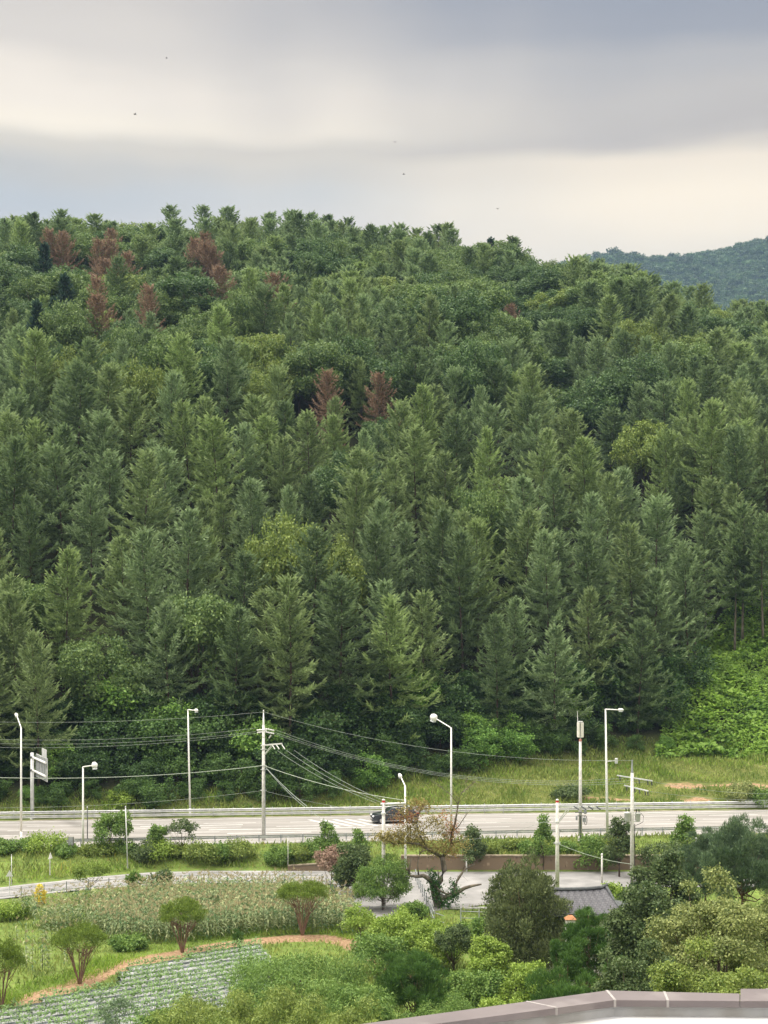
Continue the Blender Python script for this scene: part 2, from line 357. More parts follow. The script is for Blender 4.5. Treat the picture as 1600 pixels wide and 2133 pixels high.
# chevron hatching before the junction
for k in range(5):
    x = -7.8 + k * 1.25; mk.add([(x, lerp_y(x, .86), .006), (x + .42, lerp_y(x + .42, .86), .006), (x + 3.6, lerp_y(x + 3.6, .55), .006), (x + 3.1, lerp_y(x + 3.1, .55), .006)], [(0, 3, 2, 1)])
tag(mk.build('highway_lane_lines', M['mark_white']), kind='structure'); tag(my.build('highway_centre_line', M['mark_yellow']), kind='structure')
xl = [float(v_) for v_ in np.concatenate([[-300, -200, -120, -80, -60], np.arange(-50, -9, 2), [-8, -6, -4, -3, 0, 5, 10, 20, 30, 45, 60, 90, 150]])]
strip('local_road', xl, lambda x: float(yln(x)), lambda x: float(ylf(x)), -1.5, M['lane'])
le = MB()
def lseg(x0, x1, off, w, side, z=-1.494):
    k = max(1, int(abs(x1 - x0) / 2)); pts = [x0 + (x1 - x0) * i / k for i in range(k + 1)]
    for a_, b_ in zip(pts[:-1], pts[1:]):
        ya = float((ylf if side else yln)(a_)) + off; yb2 = float((ylf if side else yln)(b_)) + off
        le.add([(a_, ya - w / 2, z), (b_, yb2 - w / 2, z), (b_, yb2 + w / 2, z), (a_, ya + w / 2, z)], [(0, 1, 2, 3)])
lseg(-70, -6, -2.9, .12, True); lseg(-70, -6, .5, .12, False); lseg(-70, -2, -.45, .12, True)
tag(le.build('local_road_lines', M['mark_white']), kind='structure')
kb_ = MB(); p_ = P(1000, 1893, -1.5); kb_.box((p_.x - .3, p_.y, -1.44), (5.2, .18, .13)); tag(kb_.build('yard_kerb', M['mark_white']), kind='structure')
# retaining walls beside the local road (stone faced)
def wall_thing(name, x0, x1, h0, h1, label):
    r = empty(name, (x0, float(ylf(x0)), -1.5)); tag(r, label, 'retaining wall')
    mb = MB(); cp = MB(); k = int((x1 - x0) / 1.0)
    for i in range(k):
        a_, b_ = x0 + (x1 - x0) * i / k, x0 + (x1 - x0) * (i + 1) / k
        ha = h0 + (h1 - h0) * i / k; hb = h0 + (h1 - h0) * (i + 1) / k; ya, y2 = float(ylf(a_)), float(ylf(b_))
        vs = [(a_ - x0, ya - float(ylf(x0)), -.3), (b_ - x0, y2 - float(ylf(x0)), -.3), (b_ - x0, y2 + .1 - float(ylf(x0)), hb), (a_ - x0, ya + .1 - float(ylf(x0)), ha),
              (a_ - x0, ya + .42 - float(ylf(x0)), -.3), (b_ - x0, y2 + .42 - float(ylf(x0)), -.3), (b_ - x0, y2 + .42 - float(ylf(x0)), hb), (a_ - x0, ya + .42 - float(ylf(x0)), ha)]
        mb.add(vs, [(0, 1, 2, 3), (5, 4, 7, 6), (3, 2, 6, 7)] + ([(0, 3, 7, 4)] if i == 0 else []) + ([(1, 5, 6, 2)] if i == k - 1 else []))
    mb.build('wall_face', M['stone'], r)
    cm = MB()
    for i in range(k):
        a_, b_ = x0 + (x1 - x0) * i / k, x0 + (x1 - x0) * (i + 1) / k
        ha = h0 + (h1 - h0) * i / k; hb = h0 + (h1 - h0) * (i + 1) / k; ya, y2 = float(ylf(a_)) - float(ylf(x0)), float(ylf(b_)) - float(ylf(x0))
        cm.add([(a_ - x0, ya + .03, ha + .004), (b_ - x0, y2 + .03, hb + .004), (b_ - x0, y2 + .03, hb + .1), (a_ - x0, ya + .03, ha + .1), (a_ - x0, ya + .5, ha + .1), (b_ - x0, y2 + .5, hb + .1)],
               [(0, 1, 2, 3), (3, 2, 5, 4)])
    cm.build('coping', M['coping_weed'], r); return r
M['coping_weed'] = noise_mat('mossy_coping', (.16, .13, .09), (.30, .26, .19), 2, .95)
m, t, o = new_mat('stone_wall'); n = t.nodes.new; l = t.links.new
b = n('ShaderNodeBsdfPrincipled'); b.inputs['Roughness'].default_value = .95
c = n('ShaderNodeTexCoord'); v1 = n('ShaderNodeTexVoronoi'); v1.inputs['Scale'].default_value = 1.7; l(c.outputs['Object'], v1.inputs['Vector'])
z3 = n('ShaderNodeTexNoise'); z3.inputs['Scale'].default_value = 3.2; z3.inputs['Detail'].default_value = 6; mpn = n('ShaderNodeMapping'); mpn.inputs['Scale'].default_value = (1.6, 1, .22); l(c.outputs['Object'], mpn.inputs[0]); l(mpn.outputs[0], z3.inputs['Vector'])
k1 = mixc(mrange(z3.outputs[0], .42, .60), (.08, .058, .04), (.38, .30, .21))
k2 = mixc(mrange(v1.outputs['Distance'], .02, .35), k1, (.18, .135, .09)); l(k2, b.inputs['Base Color']); l(b.outputs[0], o.inputs[0]); M['stone'] = m
wall_thing('retaining_wall', 1.5, 40, 1.3, 1.3, 'brown stained stone retaining wall behind the paved yard at right')
wall_thing('retaining_wall', -8.5, -1.5, .35, .8, 'low brown stone wall along the local road behind the corn')
# ------------------------------------------------------------------ foliage generators (numpy)
def nrm(a): return a / np.maximum(np.linalg.norm(a, axis=-1, keepdims=True), 1e-6)
def leaves(C, D, Nn, L, Wd, mid=.5):
    D = nrm(D); s = nrm(np.cross(D, Nn)); n_ = len(C); L = np.broadcast_to(L, n_)[:, None]; Wd = np.broadcast_to(Wd, n_)[:, None]
    V = np.stack([C, C + D * L * mid + s * Wd / 2, C + D * L, C + D * L * mid - s * Wd / 2], 1).reshape(-1, 3)
    F = np.arange(4 * n_).reshape(-1, 4); return V, F
def cat_(parts):
    Vs, Fs, vs, k = [], [], [], 0
    for V, F, v in parts: Vs.append(V); Fs.append(F + k); vs.append(v); k += len(V)
    return np.concatenate(Vs), np.concatenate(Fs), np.concatenate(vs)
def larch_crown(seed, H=15.0, R=3.3, nb=125, tuft=.40, droop=.14, base=.12, up=45, wfac=.42, power=.8, step=.24):
    r = np.random.RandomState(seed); out = []
    ts = np.sort(np.clip(base + (1 - base) * ((np.arange(nb) + r.rand(nb)) / nb) ** .8, 0, .985))
    lobe = r.rand(8) * 2 * pi
    for i, t_ in enumerate(ts):
        az = i * 2.39996 + r.uniform(-.5, .5); q = (t_ - base) / (1 - base)
        Lb = R * ((1 - q) ** power * (.8 + .2 * min(1, q * 4)) + .03) * r.uniform(.5, 1.22) * (1 + .2 * math.sin(az * 2 + lobe[0] + q * 3))
        el = math.radians(-12 + (up + 12) * q ** 1.3 + r.uniform(-9, 9)); bv = r.uniform(-.22, .22)
        m_ = max(4, int(Lb / step)); s = np.linspace(.1, 1, m_)
        d = np.array([math.cos(az), math.sin(az), 0]); side = np.array([-d[1], d[0], 0])
        pos = d * (Lb * s * math.cos(el))[:, None] + np.array([0, 0, 1]) * (H * t_ + Lb * s * math.sin(el) - droop * Lb * s ** 2 + (droop + .16) * Lb * s ** 4)[:, None]
        pos += side * (r.uniform(-.18, .18) * Lb * s ** 2)[:, None]
        k = 3; tw = (.74 * (1 - s * .6) * (.45 + .55 * Lb / R) + .12) * (.62 + .5 * np.abs(np.sin(s * Lb * 1.9 + i)))
        for sg in (-1, 1):
            for j in range(k):
                f = (j + .4 + r.rand(m_) * .5) / k
                td = nrm(side * sg * .7 + d * .6 + np.stack([r.uniform(-.25, .25, m_), r.uniform(-.25, .25, m_), r.uniform(-.25, .55, m_)], 1))
                C = pos + td * (tw * f)[:, None]; C[:, 2] -= .08 * r.rand(m_)
                D = td * .6 + np.array([0, 0, 1]) * r.uniform(-.3, .95, m_)[:, None] + d * .45
                V, F = leaves(C, D, np.array([0, 0, 1.0]) + r.uniform(-.7, .7, (m_, 3)), tuft * r.uniform(.6, 1.2, m_), tuft * wfac)
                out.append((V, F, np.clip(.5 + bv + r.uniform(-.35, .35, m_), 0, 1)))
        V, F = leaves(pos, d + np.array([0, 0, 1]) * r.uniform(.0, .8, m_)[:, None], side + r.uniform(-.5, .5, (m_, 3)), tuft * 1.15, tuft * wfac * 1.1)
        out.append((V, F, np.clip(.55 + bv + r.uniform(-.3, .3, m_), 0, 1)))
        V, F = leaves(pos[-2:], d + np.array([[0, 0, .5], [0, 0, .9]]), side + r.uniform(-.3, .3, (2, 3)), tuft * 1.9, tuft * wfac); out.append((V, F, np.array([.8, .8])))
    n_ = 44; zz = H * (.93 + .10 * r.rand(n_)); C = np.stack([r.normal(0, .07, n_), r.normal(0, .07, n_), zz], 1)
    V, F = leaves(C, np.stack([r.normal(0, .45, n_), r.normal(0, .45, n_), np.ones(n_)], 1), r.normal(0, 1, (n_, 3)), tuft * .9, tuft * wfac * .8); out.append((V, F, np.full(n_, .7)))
    return cat_(out)
def broad_crown(seed, H, R, base=.25, ncl=38, per=230, leaf=.32, clump=.3, up=.3, droop=.2, wfac=.6, flat=.8, top=.5, open_=.0, cone=0.0, normjit=.6, vert=1.0, spike=0.0):
    """leafy crown of clumps on and inside an uneven ellipsoid; returns arrays and the clump centres"""
    r = np.random.RandomState(seed); zc = H * (base + (1 - base) * top); rz = H * (1 - base) / 2
    d = nrm(r.normal(0, 1, (ncl * 3, 3))); d = d[d[:, 2] > -.75][:ncl]; n_ = len(d)
    rad = r.uniform(.5, 1.0, n_) * (1 + .16 * np.sin(3 * np.arctan2(d[:, 1], d[:, 0]) + seed))
    cc = d * rad[:, None] * np.array([R, R, rz * flat]); cc[:, 2] = cc[:, 2] + zc
    if cone: cc[:, :2] *= (1 - cone * np.clip((cc[:, 2] - H * base) / (H * (1 - base)), 0, 1))[:, None]
    rc = R * clump * r.uniform(.65, 1.3, n_); out = []
    cc[:, 2] = np.minimum(cc[:, 2], H - rc * .75 * vert)
    cc[:, 2] = np.maximum(cc[:, 2], rc * .5)
    for c, q in zip(cc, rc):
        m_ = int(per * (q / (R * clump)) ** 2); e = nrm(r.normal(0, 1, (m_, 3)) + np.array([0, 0, up]) + .45 * nrm(np.array([c[0], c[1], (c[2] - zc)]) + 1e-4))
        lump = 1 + .22 * np.sin(e[:, 0] * 5 + c[0] * 3) * np.sin(e[:, 1] * 5 + c[1] * 2) + .16 * np.sin(e[:, 2] * 7 + c[2])
        C = c + e * (q * lump * (.5 + .68 * r.rand(m_) ** .7))[:, None] * np.array([1, 1, .8 * vert])
        nn = e + r.normal(0, normjit, (m_, 3)); D = np.cross(nn, r.normal(0, 1, (m_, 3))) + e * .5 + np.array([0, 0, -droop + spike])
        if spike: D = e * .5 + r.normal(0, .35, (m_, 3)) + np.array([0, 0, spike])
        V, F = leaves(C, D, nn, leaf * r.uniform(.6, 1.25, m_), leaf * wfac * r.uniform(.8, 1.2, m_))
        out.append((V, F, np.clip(r.normal(.5, .24, m_) + r.uniform(-.14, .14), 0, 1)))
    # loose sprigs that break the outline
    m_ = int(ncl * 16); k = r.randint(0, n_, m_); e = nrm(r.normal(0, 1, (m_, 3)) + np.array([0, 0, .5])); C = cc[k] + e * (rc[k] * (1.0 + .55 * r.rand(m_) ** 2))[:, None]
    V, F = leaves(C, e + r.normal(0, .5, (m_, 3)), r.normal(0, 1, (m_, 3)), leaf, leaf * wfac); out.append((V, F, np.clip(r.normal(.6, .2, m_), 0, 1)))
    return cat_(out), cc
def trunk_mb(H, r0, seed, tops=None, zfrac=.95, forks=None, lean=.02):
    rr = random.Random(seed); mb = MB(); pts = []; rs = []; n_ = 7
    for i in range(n_):
        t_ = i / (n_ - 1); pts.append((math.sin(t_ * 3 + seed) * lean * H * t_, math.cos(t_ * 2.2 + seed) * lean * H * t_, -.3 + (H * zfrac + .3) * t_)); rs.append(r0 * (1 - .85 * t_) * (1.25 if i == 0 else 1))
    mb.tube(pts, rs, 7)
    if tops is not None:
        for k, c in enumerate(tops):
            t_ = rr.uniform(.3, .62); a_ = Vector(pts[0]).lerp(Vector(pts[-1]), t_); a_.x, a_.y = np.interp(t_ * (n_ - 1), range(n_), [p[0] for p in pts]), np.interp(t_ * (n_ - 1), range(n_), [p[1] for p in pts])
            if a_.z > c[2]: a_.z = max(.2, c[2] * .6)
            c = Vector(c); mid = a_.lerp(c, .5) + Vector((0, 0, -.06 * H)); mb.tube([a_, mid, c], [r0 * .42, r0 * .28, r0 * .07], 5)
    return mb
def make_tree(name, arrays, leafmat, trunk, barkmat, crown_name='crown'):
    V, F, v = arrays; root = empty(name, (0, 0, 0))
    link(crown_name, np_mesh(crown_name, V, F, leafmat, v), root)
    if trunk: trunk.build('trunk', barkmat, root, smooth=True)
    return root
def place(proto, used, loc, rz=0, sc=1.0, tint=None):
    """first use moves the prototype itself, later uses copy it"""
    if proto.name not in used: used.add(proto.name); r = proto; r.location = loc; r.rotation_euler = (0, 0, rz); r.scale = sc if hasattr(sc, '__len__') else (sc,) * 3
    else: r = copy_thing(proto, loc, rz, sc)
    if tint is not None:
        for ch in r.children:
            if ch.name.startswith('crown'): ch.color = (*tint, 1)
    return r
USED = set()
PENDING = {}
def later(o, single, plural, cat, px, group=None):
    """label now if alone of its look, else by its order from the left among its like"""
    PENDING.setdefault(plural, []).append((px, o, single, cat, group or plural))
_u = ['', 'first', 'second', 'third', 'fourth', 'fifth', 'sixth', 'seventh', 'eighth', 'ninth', 'tenth', 'eleventh', 'twelfth', 'thirteenth', 'fourteenth', 'fifteenth', 'sixteenth', 'seventeenth', 'eighteenth', 'nineteenth']
_t = ['', '', 'twenty', 'thirty', 'forty', 'fifty', 'sixty', 'seventy', 'eighty', 'ninety']
def ordw(n_):
    if n_ < 20: return _u[n_]
    if n_ % 10 == 0: return _t[n_ // 10][:-1] + 'ieth'
    return _t[n_ // 10] + '-' + _u[n_ % 10]
def finish_labels():
    for plural, L in PENDING.items():
        L.sort(key=lambda q: q[0])
        for i, (px, o, single, cat, group) in enumerate(L):
            if len(L) == 1: tag(o, single, cat, group)
            else:
                w_ = 'leftmost' if i == 0 else ordw(i + 1) + ' from left'
                if i == len(L) - 1 and i > 1: w_ = 'rightmost'
                tag(o, f'{w_} of the {plural}', cat, group)
# ------------------------------------------------------------------ the wooded hillside
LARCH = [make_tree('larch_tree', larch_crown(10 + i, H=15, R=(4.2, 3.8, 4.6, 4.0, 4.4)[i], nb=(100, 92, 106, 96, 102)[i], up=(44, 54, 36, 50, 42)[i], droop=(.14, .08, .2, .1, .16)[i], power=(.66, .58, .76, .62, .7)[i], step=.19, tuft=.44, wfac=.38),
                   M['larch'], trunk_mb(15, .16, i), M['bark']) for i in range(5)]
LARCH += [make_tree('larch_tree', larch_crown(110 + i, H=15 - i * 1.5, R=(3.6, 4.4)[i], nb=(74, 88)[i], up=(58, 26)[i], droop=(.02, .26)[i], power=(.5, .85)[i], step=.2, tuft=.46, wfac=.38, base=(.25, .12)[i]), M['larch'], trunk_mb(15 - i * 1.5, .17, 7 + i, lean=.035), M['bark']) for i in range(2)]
OAKS = []
for i in range(4):
    arr, cc = broad_crown(30 + i, 11, 4.4, base=.22, ncl=(54, 60, 48, 56)[i], per=250, leaf=.30, clump=.22, wfac=.7)
    OAKS.append(make_tree('oak_tree', arr, M['oak'], trunk_mb(11, .2, i, cc[::5], .6), M['bark']))
SPR = [make_tree('spruce_tree', larch_crown(50 + i, H=13, R=2.7, nb=80, tuft=.5, droop=.25, base=.05, up=20, power=1.0, wfac=.5, step=.3), M['spruce'], trunk_mb(13, .16, i), M['bark']) for i in range(2)]
DEAD = []
for i in range(3):
    arr = larch_crown(60 + i, H=13, R=3.1, nb=100, tuft=.42, droop=.1, base=.1, up=60, power=.42, wfac=.34, step=.3)
    DEAD.append(make_tree('withered_pine_tree', arr, M['dead'], trunk_mb(13, .16, i), M['greybark']))
UND = []
for i in range(4):
    arr, cc = broad_crown(70 + i, 6, 3.0, base=.0, ncl=(34, 30, 38, 32)[i], per=150, leaf=.34, clump=.3, wfac=.62, droop=.3, top=.45, flat=1.0)
    UND.append(make_tree('understory_tree', arr, M['oak'], trunk_mb(6, .12, i, cc[::5], .6), M['bark']))
rng = np.random.RandomState(11)
def proj(x, y, z): return CX + x / y * FX, HY - (z - CZ) / y * FX
ZONES = [(240, 560, 300, 130, 'oak', .72), (500, 690, 360, 80, 'oak', .6), (640, 520, 90, 50, 'oak', .65), (1020, 590, 220, 120, 'oak', .72), (1230, 720, 90, 55, 'oak', .6), (1330, 790, 90, 60, 'oak', .5),
         (650, 1060, 90, 50, 'oak', .6), (40, 1150, 100, 80, 'oak', .5), (140, 1110, 70, 40, 'oak', .4), (1290, 640, 60, 40, 'oak', .7), (1480, 640, 140, 60, 'oak', .45), (1050, 1430, 130, 90, 'oak', .4),
         (130, 560, 90, 90, 'spruce', .32), (60, 1380, 90, 120, 'oak', .35)]
def kind_at(px, py):
    for zx, zy, rx, ry, k, p in ZONES:
        if ((px - zx) / rx) ** 2 + ((py - zy) / ry) ** 2 < 1 and rng.rand() < p: return k
    if py < 560 and rng.rand() < .15: return 'oak'
    if rng.rand() < .05: return 'oak'
    return 'larch'
cand = []
sp0 = 8.1; row = 0; y = 156.0
while y < 425:
    sp0 = 7.5 if y < 230 else (7.0 if y < 300 else 6.2)
    x = -118 + (row % 2) * sp0 / 2
    while x < 118:
        xx, yy = x + rng.uniform(-1.7, 1.7), y + rng.uniform(-1.6, 1.6)
        lim = .29 * yy + 9
        if abs(xx) < lim and yy > yb(xx) + 3: cand.append((xx, yy))
        x += sp0
    y += sp0 * .86; row += 1
DEADPX = [(430, 490), (232, 480), (440, 510), (212, 505), (235, 505), (222, 545), (258, 530), (205, 585), (216, 620), (305, 600), (400, 505), (440, 520), (310, 448), (575, 575), (685, 775), (790, 790), (130, 485), (455, 560), (920, 485), (1060, 640), (108, 480), (1002, 480)]
trees = []
for (xx, yy) in cand:
    z = float(ground(xx, yy)); px, py = proj(xx, yy, z); H = 17.5 * rng.uniform(.78, 1.12)
    if yy > 350: H *= rng.uniform(.85, 1.08)
    if yy > 402: H *= .85
    pxt, pyt = proj(xx, yy, z + H)
    if px > 1415 and py > 1300 and (px - 1415) > (1560 - py) * .30: continue          # open kudzu slope
    if px > 1100 and py > 1560: continue
    H *= float(np.interp(yy, [220, 330], [1, .84])); pxt, pyt = proj(xx, yy, z + H); trees.append([xx, yy, z, H, pxt, pyt, kind_at(pxt, pyt)])
trees = [t_ for t_ in trees if not (t_[6] == 'oak' and t_[1] > 270 and rng.rand() < .28)]
deads = []
for (dx, dy) in DEADPX:
    Hd = 14.0 if dy > 700 else 15.5; yy = 200.0
    while yy < 412:                                   # the spot on the slope whose crown top shows there
        xx = (dx - CX) / FX * yy; z = float(ground(xx, yy))
        if proj(xx, yy, z + Hd * .95)[1] < dy: break
        yy += 1.0
    deads.append([xx, yy, z, Hd, dx, dy, 'dead'])
    trees = [t_ for t_ in trees if math.hypot(t_[0] - xx, t_[1] - yy) > 3.8]
    for t_ in trees:
        if abs(t_[0] - xx) < 4.5 and 0 < yy - t_[1] < 15: t_[3] *= .74
trees += deads
for (dx, dy) in ((160, 545), (100, 590), (60, 452), (75, 620), (1018, 490)):
    best = min(trees, key=lambda t_: (t_[4] - dx) ** 2 + (t_[5] - dy) ** 2); best[6] = 'spruce'
trees.sort(key=lambda t_: t_[1])
ROWS = [(560, 'on the skyline'), (690, 'high on the hill'), (840, 'on the upper slope'), (1000, 'at mid slope'), (1180, 'on the lower slope'), (9999, 'in the bottom rank')]
COLS = [(130, 'above the road sign'), (330, 'above the short lamp'), (480, 'above the far lamp'), (620, 'above the utility pole'), (770, 'above the pink bush'), (900, 'above the car'), (1020, 'above the old tree'),
        (1180, 'above the juniper'), (1300, 'above the antenna mast'), (1450, 'above the blue pines'), (9999, 'above the kudzu')]
def where(px, py): return [b_ for a_, b_ in COLS if px < a_][0], [b_ for a_, b_ in ROWS if py < a_][0]
def tone_pick(kind, px, py):
    q = rng.rand()
    if kind == 'larch':
        k = 'dark' if q < .22 else ('grey green' if q < .6 else ('bright green' if q > .86 else 'green'))
        tn = {'dark': (.66, .72, .72), 'grey green': (.98, 1.02, 1.12), 'bright green': (1.12, 1.14, .97), 'green': (1.0, 1.0, .95)}[k]
    elif kind == 'dead':
        k = 'rusty'; tn = (1.0, .95, .95)
    elif kind == 'spruce': k = 'dark'; tn = (1, 1, 1)
    else:
        k = 'yellowish' if q > .8 else ('dark' if q < .4 else 'green')
        if ((px - 560) / 70) ** 2 + ((py - 690) / 40) ** 2 < 1 or ((px - 650) / 110) ** 2 + ((py - 1060) / 60) ** 2 < 1: k = 'yellowish'
        if 880 < px < 1160 and 480 < py < 720 and k == 'yellowish': k = 'green'
        tn = {'yellowish': (1.2, 1.12, .82), 'dark': (.60, .72, .74), 'green': (.9, .95, .88)}[k]
    j = rng.uniform(.9, 1.1); return k, (tn[0] * j, tn[1] * j, tn[2] * j)
LBL = {'larch': '{t} feathery larch {r}, {c}', 'oak': '{t} round crowned broadleaf tree {r}, {c}', 'dead': '{t} withered pine {r}, {c}', 'spruce': '{t} spruce {r}, {c}'}
nl = 0; no = 0; rest = []; rest_o = []
GSCALE = {'larch': 15, 'oak': 11, 'dead': 13, 'spruce': 13}
for (xx, yy, z, H, pxt, pyt, kind) in trees:
    k, tn = tone_pick(kind, pxt, pyt); rz = rng.rand() * 6.28
    if kind == 'larch':
        nl += 1
        if nl > 300: rest.append((xx, yy, z, H / 15, rz, tn)); continue
        pr = LARCH[rng.randint(7)]; s = H / 15; w_ = s * rng.uniform(.84, 1.12)
    elif kind == 'oak' and no >= 300: rest_o.append((xx, yy, z, H / 15 * 1.08, rz, tn)); continue
    elif kind == 'oak': no += 1; pr = OAKS[rng.randint(4)]; s = H / 15 * rng.uniform(1.0, 1.34); w_ = H / 15 * 1.25 * rng.uniform(.8, 1.12) * (1 if yy > 260 else .8)
    elif kind == 'dead': pr = DEAD[rng.randint(3)]; s = H / 15 * 1.1; w_ = s
    else: pr = SPR[rng.randint(2)]; s = H / 15 * 1.1; w_ = s
    if kind == 'dead': w_ *= .95
    w_ *= float(np.interp(yy, [220, 330], [1, 1.12])); o_ = place(pr, USED, (xx, yy, z - .2), rz, (w_, w_ * rng.uniform(.85, 1.15), s), tn)
    o_.rotation_euler = (rng.normal(0, .035), rng.normal(0, .035), rz)
    c_, r_ = where(pxt, pyt)
    later(o_, f'{k} {dict(larch="larch", oak="broadleaf tree", dead="withered pine", spruce="spruce")[kind]} {r_} {c_}',
          f'{k} {dict(larch="larches", oak="broadleaf trees", dead="withered pines", spruce="spruces")[kind]} {r_} {c_}',
          {'larch': 'larch', 'oak': 'broadleaf tree', 'dead': 'dead pine', 'spruce': 'spruce'}[kind], pxt, {'larch': 'larches of the hillside forest', 'oak': 'broadleaf trees of the hillside forest', 'dead': 'withered pines of the hillside forest', 'spruce': 'spruces of the hillside forest'}[kind])
print('FOREST', len(trees), 'larch', nl, 'rest', len(rest), 'oak', sum(t_[6] == 'oak' for t_ in trees))
if rest:
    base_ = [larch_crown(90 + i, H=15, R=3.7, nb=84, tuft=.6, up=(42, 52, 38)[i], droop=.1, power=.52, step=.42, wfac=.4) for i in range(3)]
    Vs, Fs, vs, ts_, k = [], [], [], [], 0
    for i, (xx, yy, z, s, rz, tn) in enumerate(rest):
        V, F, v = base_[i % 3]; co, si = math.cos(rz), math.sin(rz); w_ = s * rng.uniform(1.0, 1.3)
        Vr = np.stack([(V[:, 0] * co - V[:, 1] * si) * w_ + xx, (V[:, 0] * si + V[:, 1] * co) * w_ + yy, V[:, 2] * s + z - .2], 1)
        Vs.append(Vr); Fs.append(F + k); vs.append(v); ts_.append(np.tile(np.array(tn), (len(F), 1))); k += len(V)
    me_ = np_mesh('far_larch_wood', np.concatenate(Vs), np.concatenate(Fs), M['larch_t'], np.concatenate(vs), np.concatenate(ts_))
    tag(link('far_larch_wood', me_), 'mass of small far larches filling the upper hillside up to the skyline', 'woodland', kind='stuff')
if rest_o:
    base_ = [broad_crown(95 + i, 11, 4.3, base=.22, ncl=34, per=60, leaf=.62, clump=.29, wfac=.7)[0] for i in range(2)]
    Vs, Fs, vs, ts_, k = [], [], [], [], 0
    for i, (xx, yy, z, s, rz, tn) in enumerate(rest_o):
        V, F, v = base_[i % 2]; co, si = math.cos(rz), math.sin(rz)
        Vs.append(np.stack([(V[:, 0] * co - V[:, 1] * si) * s + xx, (V[:, 0] * si + V[:, 1] * co) * s + yy, V[:, 2] * s + z - .2], 1)); Fs.append(F + k); vs.append(v); ts_.append(np.tile(np.array(tn), (len(F), 1))); k += len(V)
    tag(link('far_broadleaf_wood', np_mesh('far_broadleaf_wood', np.concatenate(Vs), np.concatenate(Fs), M['oakfar_t'], np.concatenate(vs), np.concatenate(ts_))), 'small far broadleaf trees near the skyline', 'woodland', kind='stuff')
for pr in LARCH + OAKS + SPR + DEAD:
    if pr.name not in USED:
        for ch in list(pr.children): bpy.data.objects.remove(ch)
        bpy.data.objects.remove(pr)
tall = make_tree('larch_tree', larch_crown(130, H=19, R=3.8, nb=70, tuft=.5, wfac=.38, up=40, droop=.15, base=.42, power=.7, step=.2), M['larch'], trunk_mb(19, .2, 3, zfrac=.95), M['greybark'])
for i, (px, py) in enumerate(((1470, 1345), (1530, 1372), (1547, 1352), (1590, 1350), (1448, 1395))):
    yy = 186.0
    while yy < 260:
        xx = (px - CX) / FX * yy
        if proj(xx, yy, float(ground(xx, yy)))[1] < py: break
        yy += .5
    o_ = place(tall, USED, (xx, yy, float(ground(xx, yy)) - .2), i * 1.7, (1, 1, (1, .9, 1.05, .95, .85)[i]), (.8, .85, .85)); later(o_, 'x', 'tall bare stemmed larches above the kudzu slope', 'larch', px)
# understory and edge shrubs along the foot of the wood
nu = 0
for row, (off, hs) in enumerate(((1.5, .6), (4.2, .75), (7.2, .9), (11, 1.0))):
    x = -58 + row * 1.3
    while x < 58:
        xx = x + rng.uniform(-.8, .8); yy = float(yb(xx)) + off + rng.uniform(-1, 1); z = float(ground(xx, yy)); px, py = proj(xx, yy, z)
        x += 3.5
        if abs(xx) > .27 * yy + 4: continue
        if px > 1400 and (px - 1400) > (1560 - py) * .3 and py > 1280: continue
        if row < 2 and px > 1180: hs2 = hs * .8
        else: hs2 = hs
        s = hs2 * rng.uniform(.7, 1.25)
        if px < 560 and row == 0: s *= .8
        q = rng.rand(); k, tn = ('deep green', (.38, .52, .44)) if q < .66 else (('mid green', (.52, .68, .5)) if q < .88 else ('fresh green', (1.1, 1.35, .8)))
        if row == 0: k, tn = ('fresh green', (.85, 1.15, .65)) if q > .6 else ('mid green', (.52, .68, .5))
        o_ = place(UND[rng.randint(4)], USED, (xx, yy, z - .3), rng.rand() * 6.28, (s * 1.1, s * 1.1, s), tn); nu += 1
        c_, _ = where(px, 0); rk = ("front rank", "second rank", "third rank", "back rank")[row]
        later(o_, f'{k} {rk} bush at the wood edge {c_}', f'{k} {rk} bushes {c_}', 'bushy tree', px, 'bushy trees along the foot of the wood')
print('UNDERSTORY', nu)
# distant mountain
MD = 2200.0
def mt_h(x, y):
    u = x / y * FX + CX
    top = np.interp(u, [900, 1150, 1250, 1290, 1370, 1450, 1540, 1600, 1800, 2100], [620, 560, 530, 522, 539, 530, 514, 502, 472, 480])
    top = top + 0 * y
    zt = CZ + (HY - top) * MD / FX - 8
    t_ = np.clip((y - 1300) / (MD - 1300), 0, 1); r_ = 1 - np.abs(vnoise(x, y, 170, 21)) * 2
    return zt * (t_ ** .85) * np.clip((3300 - y) / 900, 0, 1) + ((r_ - .5) * 70 + vnoise(x, y, 60, 22) * 26) * (1 - np.clip((y - 1900) / 300, 0, 1) * .97) * np.clip((y - 1300) / 250, 0, 1)
mx_, my_ = np.meshgrid(np.arange(100, 1300, 20.0), np.arange(1300, 3300, 22.0)); mz = mt_h(mx_, my_); nx2 = mx_.shape[1]
i2, j2 = np.meshgrid(np.arange(nx2 - 1), np.arange(mx_.shape[0] - 1)); a2 = (j2 * nx2 + i2).ravel()
M['hillside'] = noise_mat('wooded_hillside', (.03, .05, .02), (.05, .08, .03), .2, .95)
tag(link('hills', np_mesh('hills', np.stack([mx_.ravel(), my_.ravel(), mz.ravel()], 1), np.stack([a2, a2 + 1, a2 + nx2 + 1, a2 + nx2], 1), M['hillside'], smooth=True)), kind='structure')
(bV, bF, bv), _ = broad_crown(99, 11, 6.0, base=.1, ncl=12, per=14, leaf=2.4, clump=.42, wfac=.8)
Vs, Fs, vs, ts_, k = [], [], [], [], 0
yy = 1400.0
